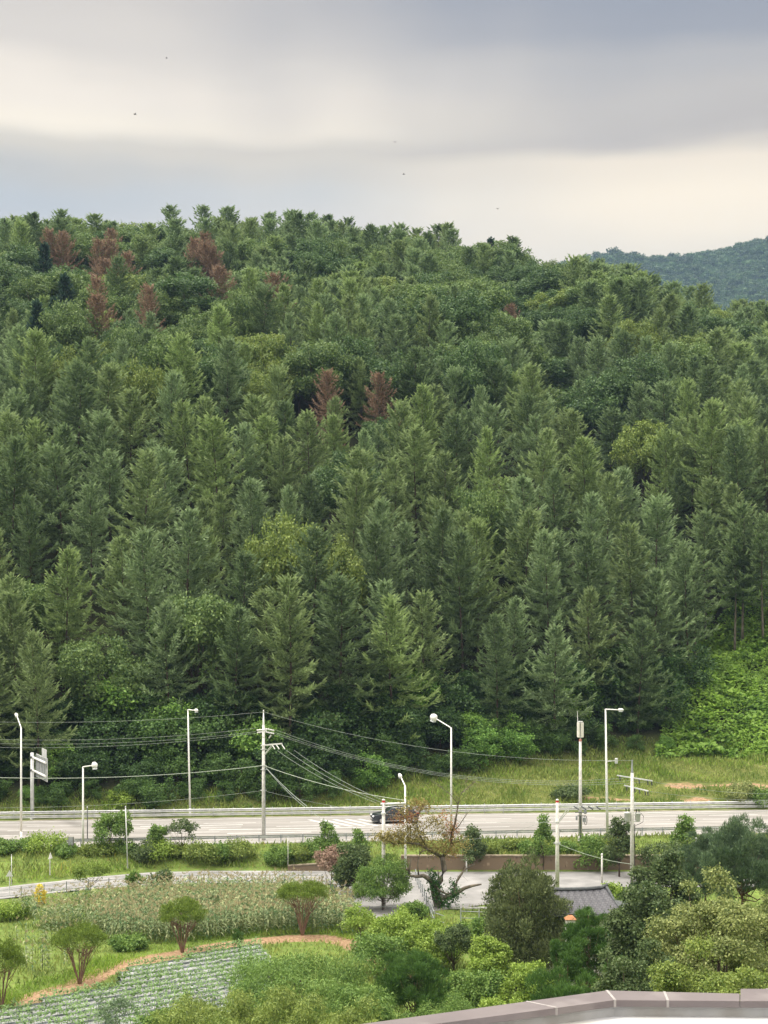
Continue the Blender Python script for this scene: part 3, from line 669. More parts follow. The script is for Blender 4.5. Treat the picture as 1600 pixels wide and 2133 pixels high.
while yy < MD + 12:
    for xx in np.arange(.12 * yy, .275 * yy + 12, 9.5):
        x1, y1 = xx + rng.uniform(-3.5, 3.5), yy + rng.uniform(-4, 4); s = rng.uniform(.7, 1.3); rz = rng.rand() * 6.28; co, si = math.cos(rz), math.sin(rz)
        z1 = float(mt_h(np.array(x1), np.array(y1)))
        if HY - (z1 + 11 - CZ) / y1 * FX > 660: continue
        Vs.append(np.stack([(bV[:, 0] * co - bV[:, 1] * si) * s + x1, (bV[:, 0] * si + bV[:, 1] * co) * s + y1, bV[:, 2] * s + z1 - 1], 1)); Fs.append(bF + k); vs.append(bv); k += len(bV)
        j = rng.uniform(.7, 1.3); ts_.append(np.tile(np.array((j, j * rng.uniform(.95, 1.1), j)), (len(bF), 1)))
    yy += 13
tag(link('far_mountain_wood', np_mesh('far_mountain_wood', np.concatenate(Vs), np.concatenate(Fs), M['oak_t'], np.concatenate(vs), np.concatenate(ts_))),
    'blue hazy woods covering the distant mountain at right', 'woodland', kind='stuff')
print('MT faces', k // 4)
# ------------------------------------------------------------------ roadside things
def G(x, y): return float(ground(x, y))
def base_at(px, py, z=None):
    """ground point under a picture position, found by walking the terrain"""
    if z is not None: return P(px, py, z)
    z_ = -1.0
    for _ in range(12):
        p = P(px, py, z_); z_ = G(p.x, p.y)
    p = P(px, py, z_); p.z = z_; return p
# guardrails
def w_beam(mb, pts, zc, hgt=.30, dep=.11, face=-1):
    prof = [(0, -.5), (1, -.38), (1, -.2), (.1, -.06), (.1, .06), (1, .2), (1, .38), (0, .5)]
    vs = []; fs = []
    for p in pts:
        for a_, b_ in prof: vs.append((p[0], p[1] + face * a_ * dep, p[2] + zc + b_ * hgt))
    n_ = len(prof)
    for i in range(len(pts) - 1):
        for k in range(n_ - 1):
            a_ = i * n_ + k; fs.append((a_, a_ + n_, a_ + n_ + 1, a_ + 1))
    mb.add(vs, fs)
def guardrail(x0, x1, yfun, beams, post_h, step, label, face, z0=0.0):
    o = (x0, yfun(x0), z0); r = empty('guardrail', o); tag(r, label, 'guardrail')
    pts = [(x - x0, yfun(x) - o[1], 0) for x in np.linspace(x0, x1, 40)]
    for zc in beams:
        mb = MB(); w_beam(mb, pts, zc, face=face); mb.build('rail_beam', M['galv'], r)
    pm = MB().box((0, 0, 0), (.12, .1, post_h + .4)); pm.add(*([], [])); me_ = None; x = x0 + .5; k = 0
    cap = MB().lathe((0, 0, 0), [(.055, -(post_h + .4) / 2), (.055, (post_h + .4) / 2), (.04, (post_h + .4) / 2 + .05), (.01, (post_h + .4) / 2 + .07)], 8)
    while x < x1 and k < 99:
        if me_ is None: p_ = cap.build('post', M['grey_metal'], r); me_ = p_.data
        else: p_ = link('post', me_, r)
        p_.location = (x - x0, yfun(x) - o[1] - face * .09, (post_h - .4) / 2); x += step; k += 1
    return r
guardrail(-56, 62, lambda x: float(yf(x)) + .55, (.31, .72), .92, 2.0, 'double beam galvanised guardrail along the far side of the highway', -1)
guardrail(-50, 60, lambda x: float(yn(x)) - .25, (.55,), .72, 2.0, 'single beam guardrail along the near side of the highway', 1)
M['beam_dark'] = M['galv']
# street lamps
LAMPW = M['white_paint']; M['lens'] = noise_mat('lamp_lens', (.62, .66, .70), (.72, .76, .80), 5, .25)
def street_lamp(px, pyb, pyt, arm, head, label, z=None, r0=.115, r1=.07, lean=0.0, y=None):
    """arm: world offset of the arm end from the pole top; head: length of the lamp head"""
    b_ = base_at(px, pyb, z); Hh = (CZ - b_.z) - (pyt - HY) * b_.y / FX
    r = empty('street_lamp', b_); tag(r, label, 'street lamp', 'white street lamps along the roads')
    pl = MB(); pl.lathe((0, 0, 0), [(.2, -.2), (.2, .04), (.14, .05), (r0, .12), (r0, .9)], 10); pl.tube([(0, 0, .9), (lean * .5, 0, Hh * .5), (lean, 0, Hh)], [r0, (r0 + r1) / 2, r1], 10)
    pl.build('pole', LAMPW, r, smooth=True)
    a_ = Vector((lean, 0, Hh - .04)); e_ = a_ + Vector(arm); am = MB(); am.tube([a_, a_ + Vector(arm) * .15 + Vector((0, 0, .02)), e_], [r1, .055, .045], 8); am.build('arm', LAMPW, r, smooth=True)
    d = Vector(arm); d.z = 0; d.normalize(); ang = math.atan2(d.y, d.x); hm_ = MB(); L, w_, th = head
    for k, (s0, ww, hh, dz) in enumerate(((0, .4, .7, .0), (.25, .85, 1, .02), (.7, 1.0, 1, .03), (1, .55, .45, .05))): pass
    rings = [(0, .35, .5), (.18, .8, .95), (.6, 1, 1), (.88, .8, .75), (1, .35, .3)]; vs = []; fs = []
    for s0, ww, hh in rings:
        for k in range(10):
            t_ = 2 * pi * k / 10; vs.append((s0 * L, math.cos(t_) * ww * w_ / 2, math.sin(t_) * hh * th / 2 + .02))
    for i in range(len(rings) - 1):
        for k in range(10): fs.append((i * 10 + k, i * 10 + (k + 1) % 10, (i + 1) * 10 + (k + 1) % 10, (i + 1) * 10 + k))
    fs += [tuple(range(10))[::-1], tuple(range(40, 50))]; hm_.add(vs, fs); ho_ = hm_.build('lamp_head', LAMPW, r, smooth=True); ho_.location = e_ - d * .05; ho_.rotation_euler = (0, -math.asin(max(-.9, min(.9, Vector(arm).normalized().z))) * .6, ang)
    lm = MB().box((L * .55, 0, -th * .46), (L * .6, w_ * .6, th * .25)); l_ = lm.build('lens', M['lens'], ho_, bevel=.02)
    return r
street_lamp(44, 1752, 1516, (-.85, 1.9, .95), (.75, .34, .3), 'white street lamp at the far left whose arm slants up to the left')
street_lamp(173, 1806, 1597, (1.15, -1.2, .28), (.55, .5, .62), 'shorter white street lamp with a big shielded head beside the local road')
street_lamp(396, 1702, 1478, (1.05, -2.2, .12), (.6, .36, .34), 'white street lamp behind the far guardrail above the corn', lean=-.22, z=0)
street_lamp(940, 1752, 1516, (-1.35, 1.6, .75), (.75, .6, .7), 'white street lamp with a big head beside the red leaved old tree')
street_lamp(845, 1872, 1637, (-.32, .9, .62), (.55, .3, .3), 'white street lamp with a short bent arm behind the round willow', lean=-.04)
lj = street_lamp(1266, 1782, 1477, (.95, -1.8, .1), (.7, .34, .28), 'tallest white street lamp, right of the antenna mast, with a second low arm', lean=-.2, r0=.15)
jb = lj.location; zz = (CZ - jb.z) - (1586 - HY) * jb.y / FX
ex = MB(); ex.tube([(-.12, 0, zz), (.62, -.5, zz + .12)], .04, 6); ex.build('arm', LAMPW, lj, smooth=True)
e2 = MB(); e2.box((.72, -.55, zz + .1), (.26, .26, .5)); e2.build('lamp_head', M['galv'], lj, bevel=.04)
# insulator helper
M['porcelain'] = noise_mat('porcelain', (.62, .62, .60), (.72, .72, .70), 4, .3)
M['tx_grey'] = noise_mat('transformer_paint', (.48, .49, .48), (.58, .59, .58), 2, .5)
M['black_rubber'] = noise_mat('black_rubber', (.015, .015, .017), (.03, .03, .03), 8, .7)
def insul(mb, a_, b_, n_=5, r=.075):
    a_ = Vector(a_); b_ = Vector(b_); pts = []; rs = []
    for i in range(n_ * 2 + 1):
        pts.append(a_.lerp(b_, i / (n_ * 2))); rs.append(r if i % 2 else r * .5)
    mb.tube(pts, rs, 8)
def zpx(base, py): return (CZ - base.z) - (py - HY) * base.y / FX
# main utility pole
ub = base_at(549, 1789); up_ = empty('utility_pole', ub); tag(up_, 'tall concrete utility pole with yellow and black warning band and one side crossarm', 'utility pole')
Hc = zpx(ub, 1510); mb = MB(); mb.tube([(0, 0, -.4), (0, 0, Hc)], [.19, .125], 14); mb.build('pole', M['concrete_pole'], up_, smooth=True)
mb = MB(); mb.tube([(0, 0, Hc - 1.2), (0, 0, Hc + .1), (0, 0, zpx(ub, 1484))], [.135, .10, .045], 10); insul(mb, (0, 0, zpx(ub, 1484)), (0, 0, zpx(ub, 1479)), 2, .07); mb.build('pole_top', LAMPW, up_, smooth=True)
# warning band: slanting stripes
m, t, o = new_mat('warning_stripes'); n = t.nodes.new; l = t.links.new
b = n('ShaderNodeBsdfPrincipled'); b.inputs['Roughness'].default_value = .5; c = n('ShaderNodeTexCoord'); s_ = n('ShaderNodeSeparateXYZ'); l(c.outputs['Object'], s_.inputs[0])
mm_ = n('ShaderNodeMath'); mm_.operation = 'MULTIPLY'; l(s_.outputs[0], mm_.inputs[0]); mm_.inputs[1].default_value = -1.1
ma = n('ShaderNodeMath'); ma.operation = 'ADD'; l(s_.outputs[2], ma.inputs[0]); l(mm_.outputs[0], ma.inputs[1])
mf = n('ShaderNodeMath'); mf.operation = 'MULTIPLY'; l(ma.outputs[0], mf.inputs[0]); mf.inputs[1].default_value = 3.0
fr = n('ShaderNodeMath'); fr.operation = 'FRACT'; l(mf.outputs[0], fr.inputs[0]); gt = n('ShaderNodeMath'); gt.operation = 'GREATER_THAN'; l(fr.outputs[0], gt.inputs[0]); gt.inputs[1].default_value = .5
mx = n('ShaderNodeMixRGB'); l(gt.outputs[0], mx.inputs[0]); mx.inputs[1].default_value = (.02, .02, .02, 1); mx.inputs[2].default_value = (.75, .52, .03, 1); l(mx.outputs[0], b.inputs['Base Color']); l(b.outputs[0], o.inputs[0]); M['warn'] = m
mb = MB(); za_, zb_ = zpx(ub, 1775), zpx(ub, 1757); mb.tube([(0, 0, za_), (0, 0, zb_)], [.205, .20], 14); mb.build('warning_band', M['warn'], up_, smooth=True)
mb = MB(); z1_ = zpx(ub, 1521); mb.bar((-.05, -.35, z1_), (.25, .75, z1_), .09, .09); mb.build('crossarm', M['galv'], up_)
z2_ = zpx(ub, 1551); mb = MB(); mb.bar((-.22, -.2, z2_ - .06), (1.75, -.1, z2_ + .1), .11, .12); ca = mb.build('crossarm', LAMPW, up_)
mb = MB(); mb.bar((.12, -.12, z2_ - .85), (.75, -.14, z2_ - .04), .05, .05); mb.bar((.12, .05, z2_ - .95), (.9, .0, z2_ - .04), .05, .05); mb.build('brace', LAMPW, up_)
for a_, b_ in (((-.1, 0, z1_ + .02), (-.65, .1, z1_ - .02)), ((-.1, .3, z1_ - .2), (-.62, .35, z1_ - .27)), ((.2, .3, z1_ + .1), (.95, .6, z1_ - .1)), ((.2, -.1, z1_ - .15), (1.0, .1, z1_ - .35)), ((.18, -.1, z1_ + .18), (.28, -.2, z1_ - .22)), ((.7, .1, z1_ - .45), (.5, .1, z1_ - .75))):
    mb = MB(); insul(mb, a_, b_, 5, .085); mb.build('insulator', M['porcelain'], up_, smooth=True)
for sx_ in (.8, 1.2, 1.72):
    mb = MB(); insul(mb, (sx_, -.12, z2_), (sx_ + .3, -.5, z2_ - .38), 5, .06); mb.build('insulator', M['porcelain'], up_, smooth=True)
for py_ in (1561, 1595, 1603, 1646):
    mb = MB(); mb.tube([(0, 0, zpx(ub, py_) - .05), (0, 0, zpx(ub, py_) + .05)], .185, 12); mb.bar((-.3, 0, zpx(ub, py_)), (.3, 0, zpx(ub, py_)), .05, .05); mb.build('clamp', M['galv'], up_)
mb = MB(); mb.tube([(.17, -.1, .1), (.15, -.1, zpx(ub, 1600))], .035, 6); mb.build('conduit', M['grey_metal'], up_)
# utility pole with two crossarms and transformers (right)
kb = base_at(1317, 1838, -1.5); kp = empty('utility_pole', kb); tag(kp, 'concrete utility pole carrying two grey transformers and two dark crossarms, right of the tallest lamp', 'utility pole')
mb = MB(); mb.tube([(0, 0, -.4), (0, 0, zpx(kb, 1610))], [.19, .13], 14); mb.build('pole', M['concrete_pole'], kp, smooth=True)
mb = MB(); mb.tube([(0, 0, zpx(kb, 1612)), (0, 0, zpx(kb, 1583))], [.11, .05], 8); mb.bar((-.1, 0, zpx(kb, 1584)), (.1, 0, zpx(kb, 1584)), .06, .06); mb.build('pole_top', M['grey_metal'], kp)
for py_, x0_, x1_ in ((1620, -1.2, 1.55), (1641, -.55, 1.2)):
    zc = zpx(kb, py_); mb = MB(); mb.bar((x0_, .6, zc + .12), (x1_, -.9, zc - .16), .1, .09); mb.build('crossarm', M['galv'], kp)
    for f in (.08, .42, .62, .86, .97):
        q = Vector((x0_, .6, zc + .1)).lerp(Vector((x1_, -.9, zc - .18)), f); mb = MB(); insul(mb, q, q + Vector((.05, -.05, -.38)), 4, .07); mb.build('insulator', M['dark_metal'], kp, smooth=True)
def transformer(parent, x, y_, z0, r, h_):
    mb = MB(); mb.lathe((x, y_, z0), [(r * .85, 0), (r, .05), (r, h_ * .8), (r * 1.08, h_ * .82), (r * 1.08, h_ * .88), (r * .7, h_ * .97), (r * .3, h_)], 14); t_ = mb.build('transformer', M['tx_grey'], parent, smooth=True)
    for dx in (-r * .45, r * .45):
        b2 = MB(); insul(b2, (x + dx, y_, z0 + h_ * .93), (x + dx * 1.2, y_, z0 + h_ * 1.35), 3, .055); b2.build('bushing', M['black_rubber'], t_, smooth=True)
    return t_
zt_ = zpx(kb, 1709); transformer(kp, -.42, -.15, zt_, .25, .78); transformer(kp, .48, .05, zt_ - .02, .22, .72)
mb = MB(); mb.bar((-.7, -.1, zpx(kb, 1697)), (.75, -.02, zpx(kb, 1697)), .06, .08); mb.bar((-.6, -.1, zpx(kb, 1711)), (.7, -.02, zpx(kb, 1711)), .06, .08); mb.build('bracket', M['galv'], kp)
for px_, zz_ in ((-.5, 1700), (.72, 1704)): pass
mb = MB(); mb.tube([(.7, 0, zpx(kb, 1693)), (.95, -.1, zpx(kb, 1700)), (.9, -.1, zpx(kb, 1712)), (.6, -.1, zpx(kb, 1716)), (.25, -.1, zpx(kb, 1719))], .022, 6); mb.tube([(.2, -.12, zpx(kb, 1716)), (.2, -.12, .2)], .03, 6); mb.build('service_cable', M['black_rubber'], kp)
# antenna mast
ab = base_at(1209, 1766); ap = empty('antenna_mast', ab); tag(ap, 'slim concrete mast topped by a white panel antenna and whip', 'antenna mast')
mb = MB(); mb.tube([(0, 0, -.3), (0, 0, zpx(ab, 1540))], [.17, .12], 14); mb.build('pole', M['concrete_pole'], ap, smooth=True)
mb = MB(); za_, zb_ = zpx(ab, 1536), zpx(ab, 1505)
for k in range(3):
    an = k * 2 * pi / 3 - .6; mb.box((math.cos(an) * .2, math.sin(an) * .2, (za_ + zb_) / 2), (.14, .34, zb_ - za_), an)
mb.build('panel_antenna', noise_mat('cream_plastic', (.68, .66, .60), (.78, .76, .70), 3, .4), ap, bevel=.03)
mb = MB(); mb.tube([(0, 0, zpx(ab, 1541)), (0, 0, zb_ + .12)], .06, 8)
for z_ in (za_ + .05, zb_ - .08, zb_ + .06): mb.tube([(0, 0, z_), (0, 0, z_ + .05)], .24, 12)
mb.build('antenna_bracket', M['galv'], ap)
mb = MB(); mb.tube([(-.24, 0, zb_), (-.26, 0, zpx(ab, 1481))], [.035, .02], 6); mb.build('whip_antenna', LAMPW, ap)
mb = MB(); mb.tube([(0, 0, zpx(ab, 1544)), (0, 0, zpx(ab, 1539))], .135, 12); mb.build('red_band', noise_mat('red_tape', (.5, .05, .04), (.65, .4, .38), 12, .5), ap)
for dx, py_, w_ in ((-.36, 1703, .16), (.42, 1690, .24), (.34, 1707, .3)):
    mb = MB(); mb.box((dx, -.18, zpx(ab, py_)), (w_, .2, .42)); mb.build('equipment_box', M['grey_metal'], ap, bevel=.02)
mb = MB(); mb.bar((-.5, -.16, zpx(ab, 1692)), (.6, -.16, zpx(ab, 1692)), .05, .06); mb.bar((-.45, -.16, zpx(ab, 1699)), (.5, -.16, zpx(ab, 1699)), .05, .06); mb.tube([(-.02, -.2, .3), (-.02, -.2, zpx(ab, 1700))], .06, 8)
lp = [(.45 + .13 * math.cos(a_), -.22, zpx(ab, 1708) + .42 * math.sin(a_)) for a_ in np.linspace(0, 2 * pi, 13)]; mb.tube(lp, .03, 5); mb.build('cable_loop', M['dark_metal'], ap)
mb = MB(); mb.box((-.16, -.15, zpx(ab, 1747)), (.16, .14, .4)); mb.build('meter_box', M['white_paint'], ap, bevel=.02)
# two low poles with red caps
def red_cap_pole(px, pyb, label, arm, z=None):
    b_ = base_at(px, pyb, z); r = empty('service_pole', b_); tag(r, label, 'service pole', 'red capped concrete service poles')
    zt = zpx(b_, 1668); mb = MB(); mb.tube([(0, 0, -.3), (0, 0, zt)], [.18, .12], 14); mb.build('pole', M['concrete_pole'], r, smooth=True)
    mb = MB(); mb.lathe((0, 0, zt - .13), [(.126, 0), (.126, .15)], 12); mb.build('red_band', noise_mat('red_paint', (.55, .03, .03), (.65, .05, .05), 6, .5), r)
    mb = MB(); mb.lathe((0, 0, zt + .02), [(.13, 0), (.11, .09), (.03, .12)], 12); mb.build('cap', M['porcelain'], r, smooth=True)
    return r, b_, zt
r, b_, zt = red_cap_pole(799, 1906, 'red capped concrete pole left of the bent arm lamp with a thick grey crossbar', 0, -2)
mb = MB(); mb.tube([(-.22, 0, zt - .28), (1.72, -.05, zt - .2)], .1, 10); mb.build('crossbar', M['galv'], r, smooth=True)
mb = MB(); mb.tube([(0, 0, zpx(b_, 1696)), (0, 0, zpx(b_, 1693))], .2, 10); mb.build('clamp', M['galv'], r)
r, b_, zt = red_cap_pole(1161, 1872, 'red capped concrete pole beside the juniper with a braced crossarm', 0, -1.5)
mb = MB(); mb.bar((-.15, 0, zt - .42), (3.1, -.25, zt - .5), .11, .11); mb.build('crossarm', M['galv'], r)
mb = MB(); mb.bar((.1, -.05, zt - 1.6), (.85, -.1, zt - .55), .06, .06); mb.bar((.1, .05, zt - 1.75), (1.1, -.02, zt - .55), .06, .06); mb.build('brace', M['galv'], r)
for sx_ in (1.3, 1.9, 2.45, 3.05):
    mb = MB(); insul(mb, (sx_, -.2, zt - .42), (sx_ + .35, -.5, zt - .62), 4, .075); mb.build('insulator', M['dark_metal'], r, smooth=True)
for py_ in (1712, 1755, 1757):
    mb = MB(); mb.tube([(0, 0, zpx(b_, py_) - .04), (0, 0, zpx(b_, py_) + .04)], .19, 12); mb.bar((-.3, 0, zpx(b_, py_)), (.25, 0, zpx(b_, py_)), .05, .05); mb.build('clamp', M['galv'], r)
# thin posts
def thin_post(px, pyt, pyb, r_, mat, label, z=None, lean=0):
    b_ = base_at(px, pyb, z); zt = zpx(b_, pyt); root = empty('thin_post', b_); tag(root, label, 'post')
    mb = MB(); mb.tube([(0, 0, -.2), (lean, 0, zt)], [r_, r_ * .85], 8); mb.build('post', mat, root, smooth=True)
    mb = MB(); mb.lathe((lean, 0, zt), [(r_ * 1.15, -.08), (r_ * 1.15, 0), (r_ * .4, .05)], 8); mb.build('cap', M['galv'], root); return root, b_, zt
thin_post(266, 1680, 1804, .05, M['galv'], 'thin galvanised post standing on the bank right of the short street lamp', lean=-.18)
thin_post(182, 1681, 1762, .05, M['dark_metal'], 'thin dark post just right of the short street lamp')
thin_post(600, 1743, 1797, .035, M['concrete_pole'], 'thin pale stake on the bank right of the utility pole')
thin_post(1254, 1779, 1842, .085, M['concrete_pole'], 'short concrete post in front of the stone wall above the tiled roof', z=-1.5)
thin_post(1450, 1746, 1800, .12, M['concrete_pole'], 'short thick concrete post standing among the pines at right')
thin_post(972, 1786, 1816, .07, M['white_paint'], 'short white post against the stone wall right of the old tree', z=-1.5)
# small signs (seen from the side or from behind)
def small_sign(px, pyt, pyb, shape, size, label, mat, z=None, rot=0.0):
    b_ = base_at(px, pyb, z); zt = zpx(b_, pyt); root = empty('road_sign', b_); tag(root, label, 'road sign')
    mb = MB(); mb.tube([(0, 0, -.2), (0, 0, zt)], .035, 8); mb.build('post', M['galv'], root)
    mb = MB(); n_ = {'tri': 3, 'round': 20, 'sq': 4}[shape]; off = {'tri': pi / 2, 'round': 0, 'sq': pi / 4}[shape]; vs = []
    for y_ in (-.05, -.035):
        for k in range(n_): a_ = off + 2 * pi * k / n_; vs.append((math.cos(a_) * size, y_, zt - size * .6 + math.sin(a_) * size))
    fs = [tuple(range(n_)), tuple(range(n_, 2 * n_))[::-1]] + [(k, (k + 1) % n_ + 0, (k + 1) % n_ + n_, k + n_)[::-1] for k in range(n_)]
    mb.add(vs, fs); p_ = mb.build('sign_plate', mat, root); p_.rotation_euler = (0, 0, rot)
    mb = MB(); mb.bar((0, -.02, zt - size * .9), (0, -.02, zt - size * .3), .1, .03); mb.build('bracket', M['galv'], root); return root
small_sign(20, 1816, 1868, 'tri', .34, 'grey backed triangular road sign beside the local road at the left edge', M['galv'], z=-1.5)
small_sign(104, 1779, 1818, 'tri', .36, 'triangular road sign turned side on, standing in the grass bank', M['white_paint'], rot=1.2)
small_sign(750, 1644, 1684, 'round', .42, 'round sign seen from behind on a thin post behind the far guardrail', M['galv'], rot=.9)
small_sign(1300, 1636, 1675, 'round', .3, 'narrow sign on a thin post behind the far guardrail, left of the transformers', M['galv'], rot=1.25)
b_ = base_at(24, 1838); thin_post(24, 1781, 1838, .035, M['galv'], 'thin grey post above the triangular sign at the left edge')
b_ = base_at(148, 1776); root = empty('cabinet', b_); tag(root, 'small brown grey control cabinet on a short leg beside the near guardrail', 'cabinet')
mb = MB(); mb.box((0, 0, zpx(b_, 1752)), (.48, .25, .78)); mb.build('cabinet_box', noise_mat('cabinet_paint', (.13, .13, .11), (.18, .18, .15), 4, .6), root, bevel=.03)
mb = MB(); mb.tube([(0, 0, -.2), (0, 0, zpx(b_, 1760))], .05, 8); mb.build('leg', M['grey_metal'], root)
mb = MB(); mb.box((0, -.135, zpx(b_, 1752)), (.4, .02, .68)); mb.build('door', M['grey_metal'], root, bevel=.01)
# gantry sign seen from behind
gb = base_at(67, 1707, 0); gs = empty('road_sign', gb); tag(gs, 'large grey direction sign seen from behind on a single thick mast at the left', 'direction sign')
mb = MB(); mb.lathe((0, 0, 0), [(.32, -.2), (.32, .05), (.2, .06), (.2, .5)], 12); mb.tube([(0, 0, .4), (0, 0, zpx(gb, 1568))], [.2, .17], 14); mb.build('mast', M['galv'], gs, smooth=True)
def gpt(s_, py_l, slope=.0): return None
dirv = Vector((2.5, -5.2, 0))
zU, zL = zpx(gb, 1577), zpx(gb, 1604)
for zz_ in (zU, zL):
    mb = MB(); mb.tube([Vector((.05, -.05, zz_)), Vector((.05, -.05, zz_)) + dirv], .11, 10); mb.build('crossarm', LAMPW, gs, smooth=True)
    mb = MB(); mb.tube([(.0, 0, zz_ - .1), (.0, 0, zz_ + .1)], .24, 12); mb.build('clamp', M['dark_metal'], gs)
nv = Vector((dirv.y, -dirv.x, 0)).normalized(); nv = -nv if nv.x > 0 else nv
off_ = -nv * .18
def pan(f0, f1, z0, z1, name, mat, th=.05, shift=0.0):
    mb = MB(); a_ = Vector((.05, -.05, 0)) + dirv * f0 + off_ + -nv * shift; b2 = Vector((.05, -.05, 0)) + dirv * f1 + off_ - nv * shift; q = nv * th; vs = []
    for p_ in (a_, b2, b2 + q, a_ + q): vs.append((p_.x, p_.y, z0))
    for p_ in (a_, b2, b2 + q, a_ + q): vs.append((p_.x, p_.y, z1))
    mb.add(vs, [(0, 3, 2, 1), (4, 5, 6, 7), (0, 1, 5, 4), (1, 2, 6, 5), (2, 3, 7, 6), (3, 0, 4, 7)]); return mb.build(name, mat, gs)
pan(.18, 1.02, zL - .55, zU + .45, 'sign_panel', M['galv'])
pan(.62, .95, zU + .46, zU + 1.25, 'route_plate', M['galv'])
for f in (.22, .34, .46, .58, .70, .82, .94): pan(f, f + .035, zL - .5, zU + .4, 'stiffener', M['grey_metal'], .06, -.07)
# fence along the local road
def fence(pts, label, hgt=1.0, mat=None, step=1.6, rails=(.35, .85)):
    mat = mat or M['grey_metal']; o_ = Vector(pts[0]); root = empty('fence', o_); tag(root, label, 'fence')
    pts = [Vector(p_) for p_ in pts]
    for rz_ in rails:
        mb = MB()
        for a_, b2 in zip(pts[:-1], pts[1:]): mb.tube([a_ - o_ + Vector((0, 0, rz_)), b2 - o_ + Vector((0, 0, rz_))], .025, 6)
        mb.build('rail', mat, root)
    mp_ = MB().tube([(0, 0, -.2), (0, 0, hgt)], .045, 8); me_ = None; acc = 0
    for a_, b2 in zip(pts[:-1], pts[1:]):
        L = (b2 - a_).length; k = max(1, round(L / step))
        for i in range(k):
            if me_ is None: p_ = mp_.build('post', mat, root); me_ = p_.data
            else: p_ = link('post', me_, root)
            p_.location = a_.lerp(b2, i / k) - o_
    return root
fp = []
for x in np.arange(-34, -3, 1.6): fp.append((x, float(yln(x)) - .3, -1.62))
fence(fp, 'low grey post and rail fence between the local road and the corn')
fence([P(866, 1835, -1.5), P(905, 1925, -1.5), P(925, 1932, -1.7)], 'low metal fence beside the concrete path left of the old tree')
fence([P(960, 1922, -1.5), P(1075, 1926, -1.5)], 'low metal fence in front of the paved yard by the juniper')
fence([P(770, 1912, -2), P(865, 1912, -2)], 'low fence beneath the round willow', hgt=.9)
# wires
M['wire'] = noise_mat('weathered_wire', (.22, .25, .23), (.34, .38, .34), 3, .6)
M['wire_pale'] = noise_mat('pale_wire', (.42, .48, .40), (.52, .58, .48), 3, .6)
def wire(a_, b_, sag, label, r_=.0115, mat=None, n_=18, cat='power line', name='power_line'):
    a_ = Vector(a_); b_ = Vector(b_); pts = []
    for i in range(n_ + 1):
        s_ = i / n_; p_ = a_.lerp(b_, s_); p_.z -= sag * 4 * s_ * (1 - s_); pts.append(p_ - a_)
    mb = MB(); mb.tube(pts, r_, 5); o_ = mb.build(name, mat or M['wire']); o_.location = a_; tag(o_, label, cat, 'wires strung from the poles'); return o_
def up(px_, py_): return ub + Vector(((px_ - 548) * ub.y / FX, 0, zpx(ub, py_)))
LQ = 118.0
def at(px_, py_, D): return PD(px_, py_, D)
wire(up(548, 1483), at(-330, 1490, 116), .75, 'topmost overhead wire running left from the tip of the utility pole')
wire(up(531, 1517), at(-330, 1520, 115), .95, 'upper one of three close wires left of the utility pole')
wire(up(533, 1524), at(-330, 1530, 115), .95, 'middle one of three close wires left of the utility pole')
wire(up(534, 1527), at(-330, 1539, 114.5), 1.0, 'lowest of three close wires left of the utility pole')
wire(up(545, 1595), at(-330, 1601, 115), .95, 'thick pale cable running left across the whole bank from the utility pole', .022, M['wire_pale'])
wire(up(545, 1647), at(-330, 1676, 114), .8, 'lowest cable left of the utility pole just above the far guardrail')
ktop = kb + Vector((0, 0, zpx(kb, 1584)))
wire(up(548, 1483), at(1316, 1584, kb.y), 1.3, 'topmost overhead wire running right from the utility pole')
wire(up(572, 1520), at(1300, 1621, kb.y), 1.8, 'upper one of three close wires right of the utility pole')
wire(up(573, 1526), at(1330, 1625, kb.y), 1.8, 'middle one of three close wires right of the utility pole')
wire(up(574, 1530), at(1345, 1629, kb.y), 1.8, 'lowest of three close wires right of the utility pole')
wire(up(552, 1596), at(843, 1667, 121), .35, 'pale cable sloping right from the utility pole to the bent arm lamp', .022, M['wire_pale'])
for dx, tx, lb in ((585, 758, 'left'), (596, 770, 'middle'), (612, 786, 'right')):
    wire(up(dx if dx > 590 else 576, 1563), at(tx + 25, 1672, 118), .35, f'{lb} wire of the three dropping from the side crossarm', .014)
wire(up(552, 1598), at(640, 1680, 124), .15, 'bundled cable dropping steeply from the utility pole', .024)
wire(up(552, 1598), at(700, 1722, 120), .6, 'slack cable dropping from the utility pole over the road', .018)
wire(up(552, 1648), at(1161, 1713, 119.6), .9, 'low telephone cable passing across the road to the red capped pole')
wire(at(1161, 1757, 119.6), at(1316, 1800, kb.y), .25, 'pale cable between the juniper side pole and the transformer pole', .025, M['wire_pale'])
wire(at(1218, 1680, 119), at(1700, 1652, 126), .5, 'upper wire running right past the pines from the braced crossarm')
wire(at(1218, 1682, 119), at(1700, 1676, 126), .7, 'lower wire running right past the pines from the braced crossarm')
wire(at(1330, 1622, kb.y), at(1720, 1650, 128), .6, 'wire running right from the upper dark crossarm')
wire(at(1325, 1644, kb.y), at(1720, 1662, 128), .5, 'wire running right from the lower dark crossarm')
wire(at(843, 1667, 121), at(1161, 1680, 119.6), .8, 'wire between the bent arm lamp and the juniper side pole')
wire(at(1161, 1700, 119.6), at(830, 1742, 118), 1.0, 'slack wire hanging over the road left of the juniper side pole')
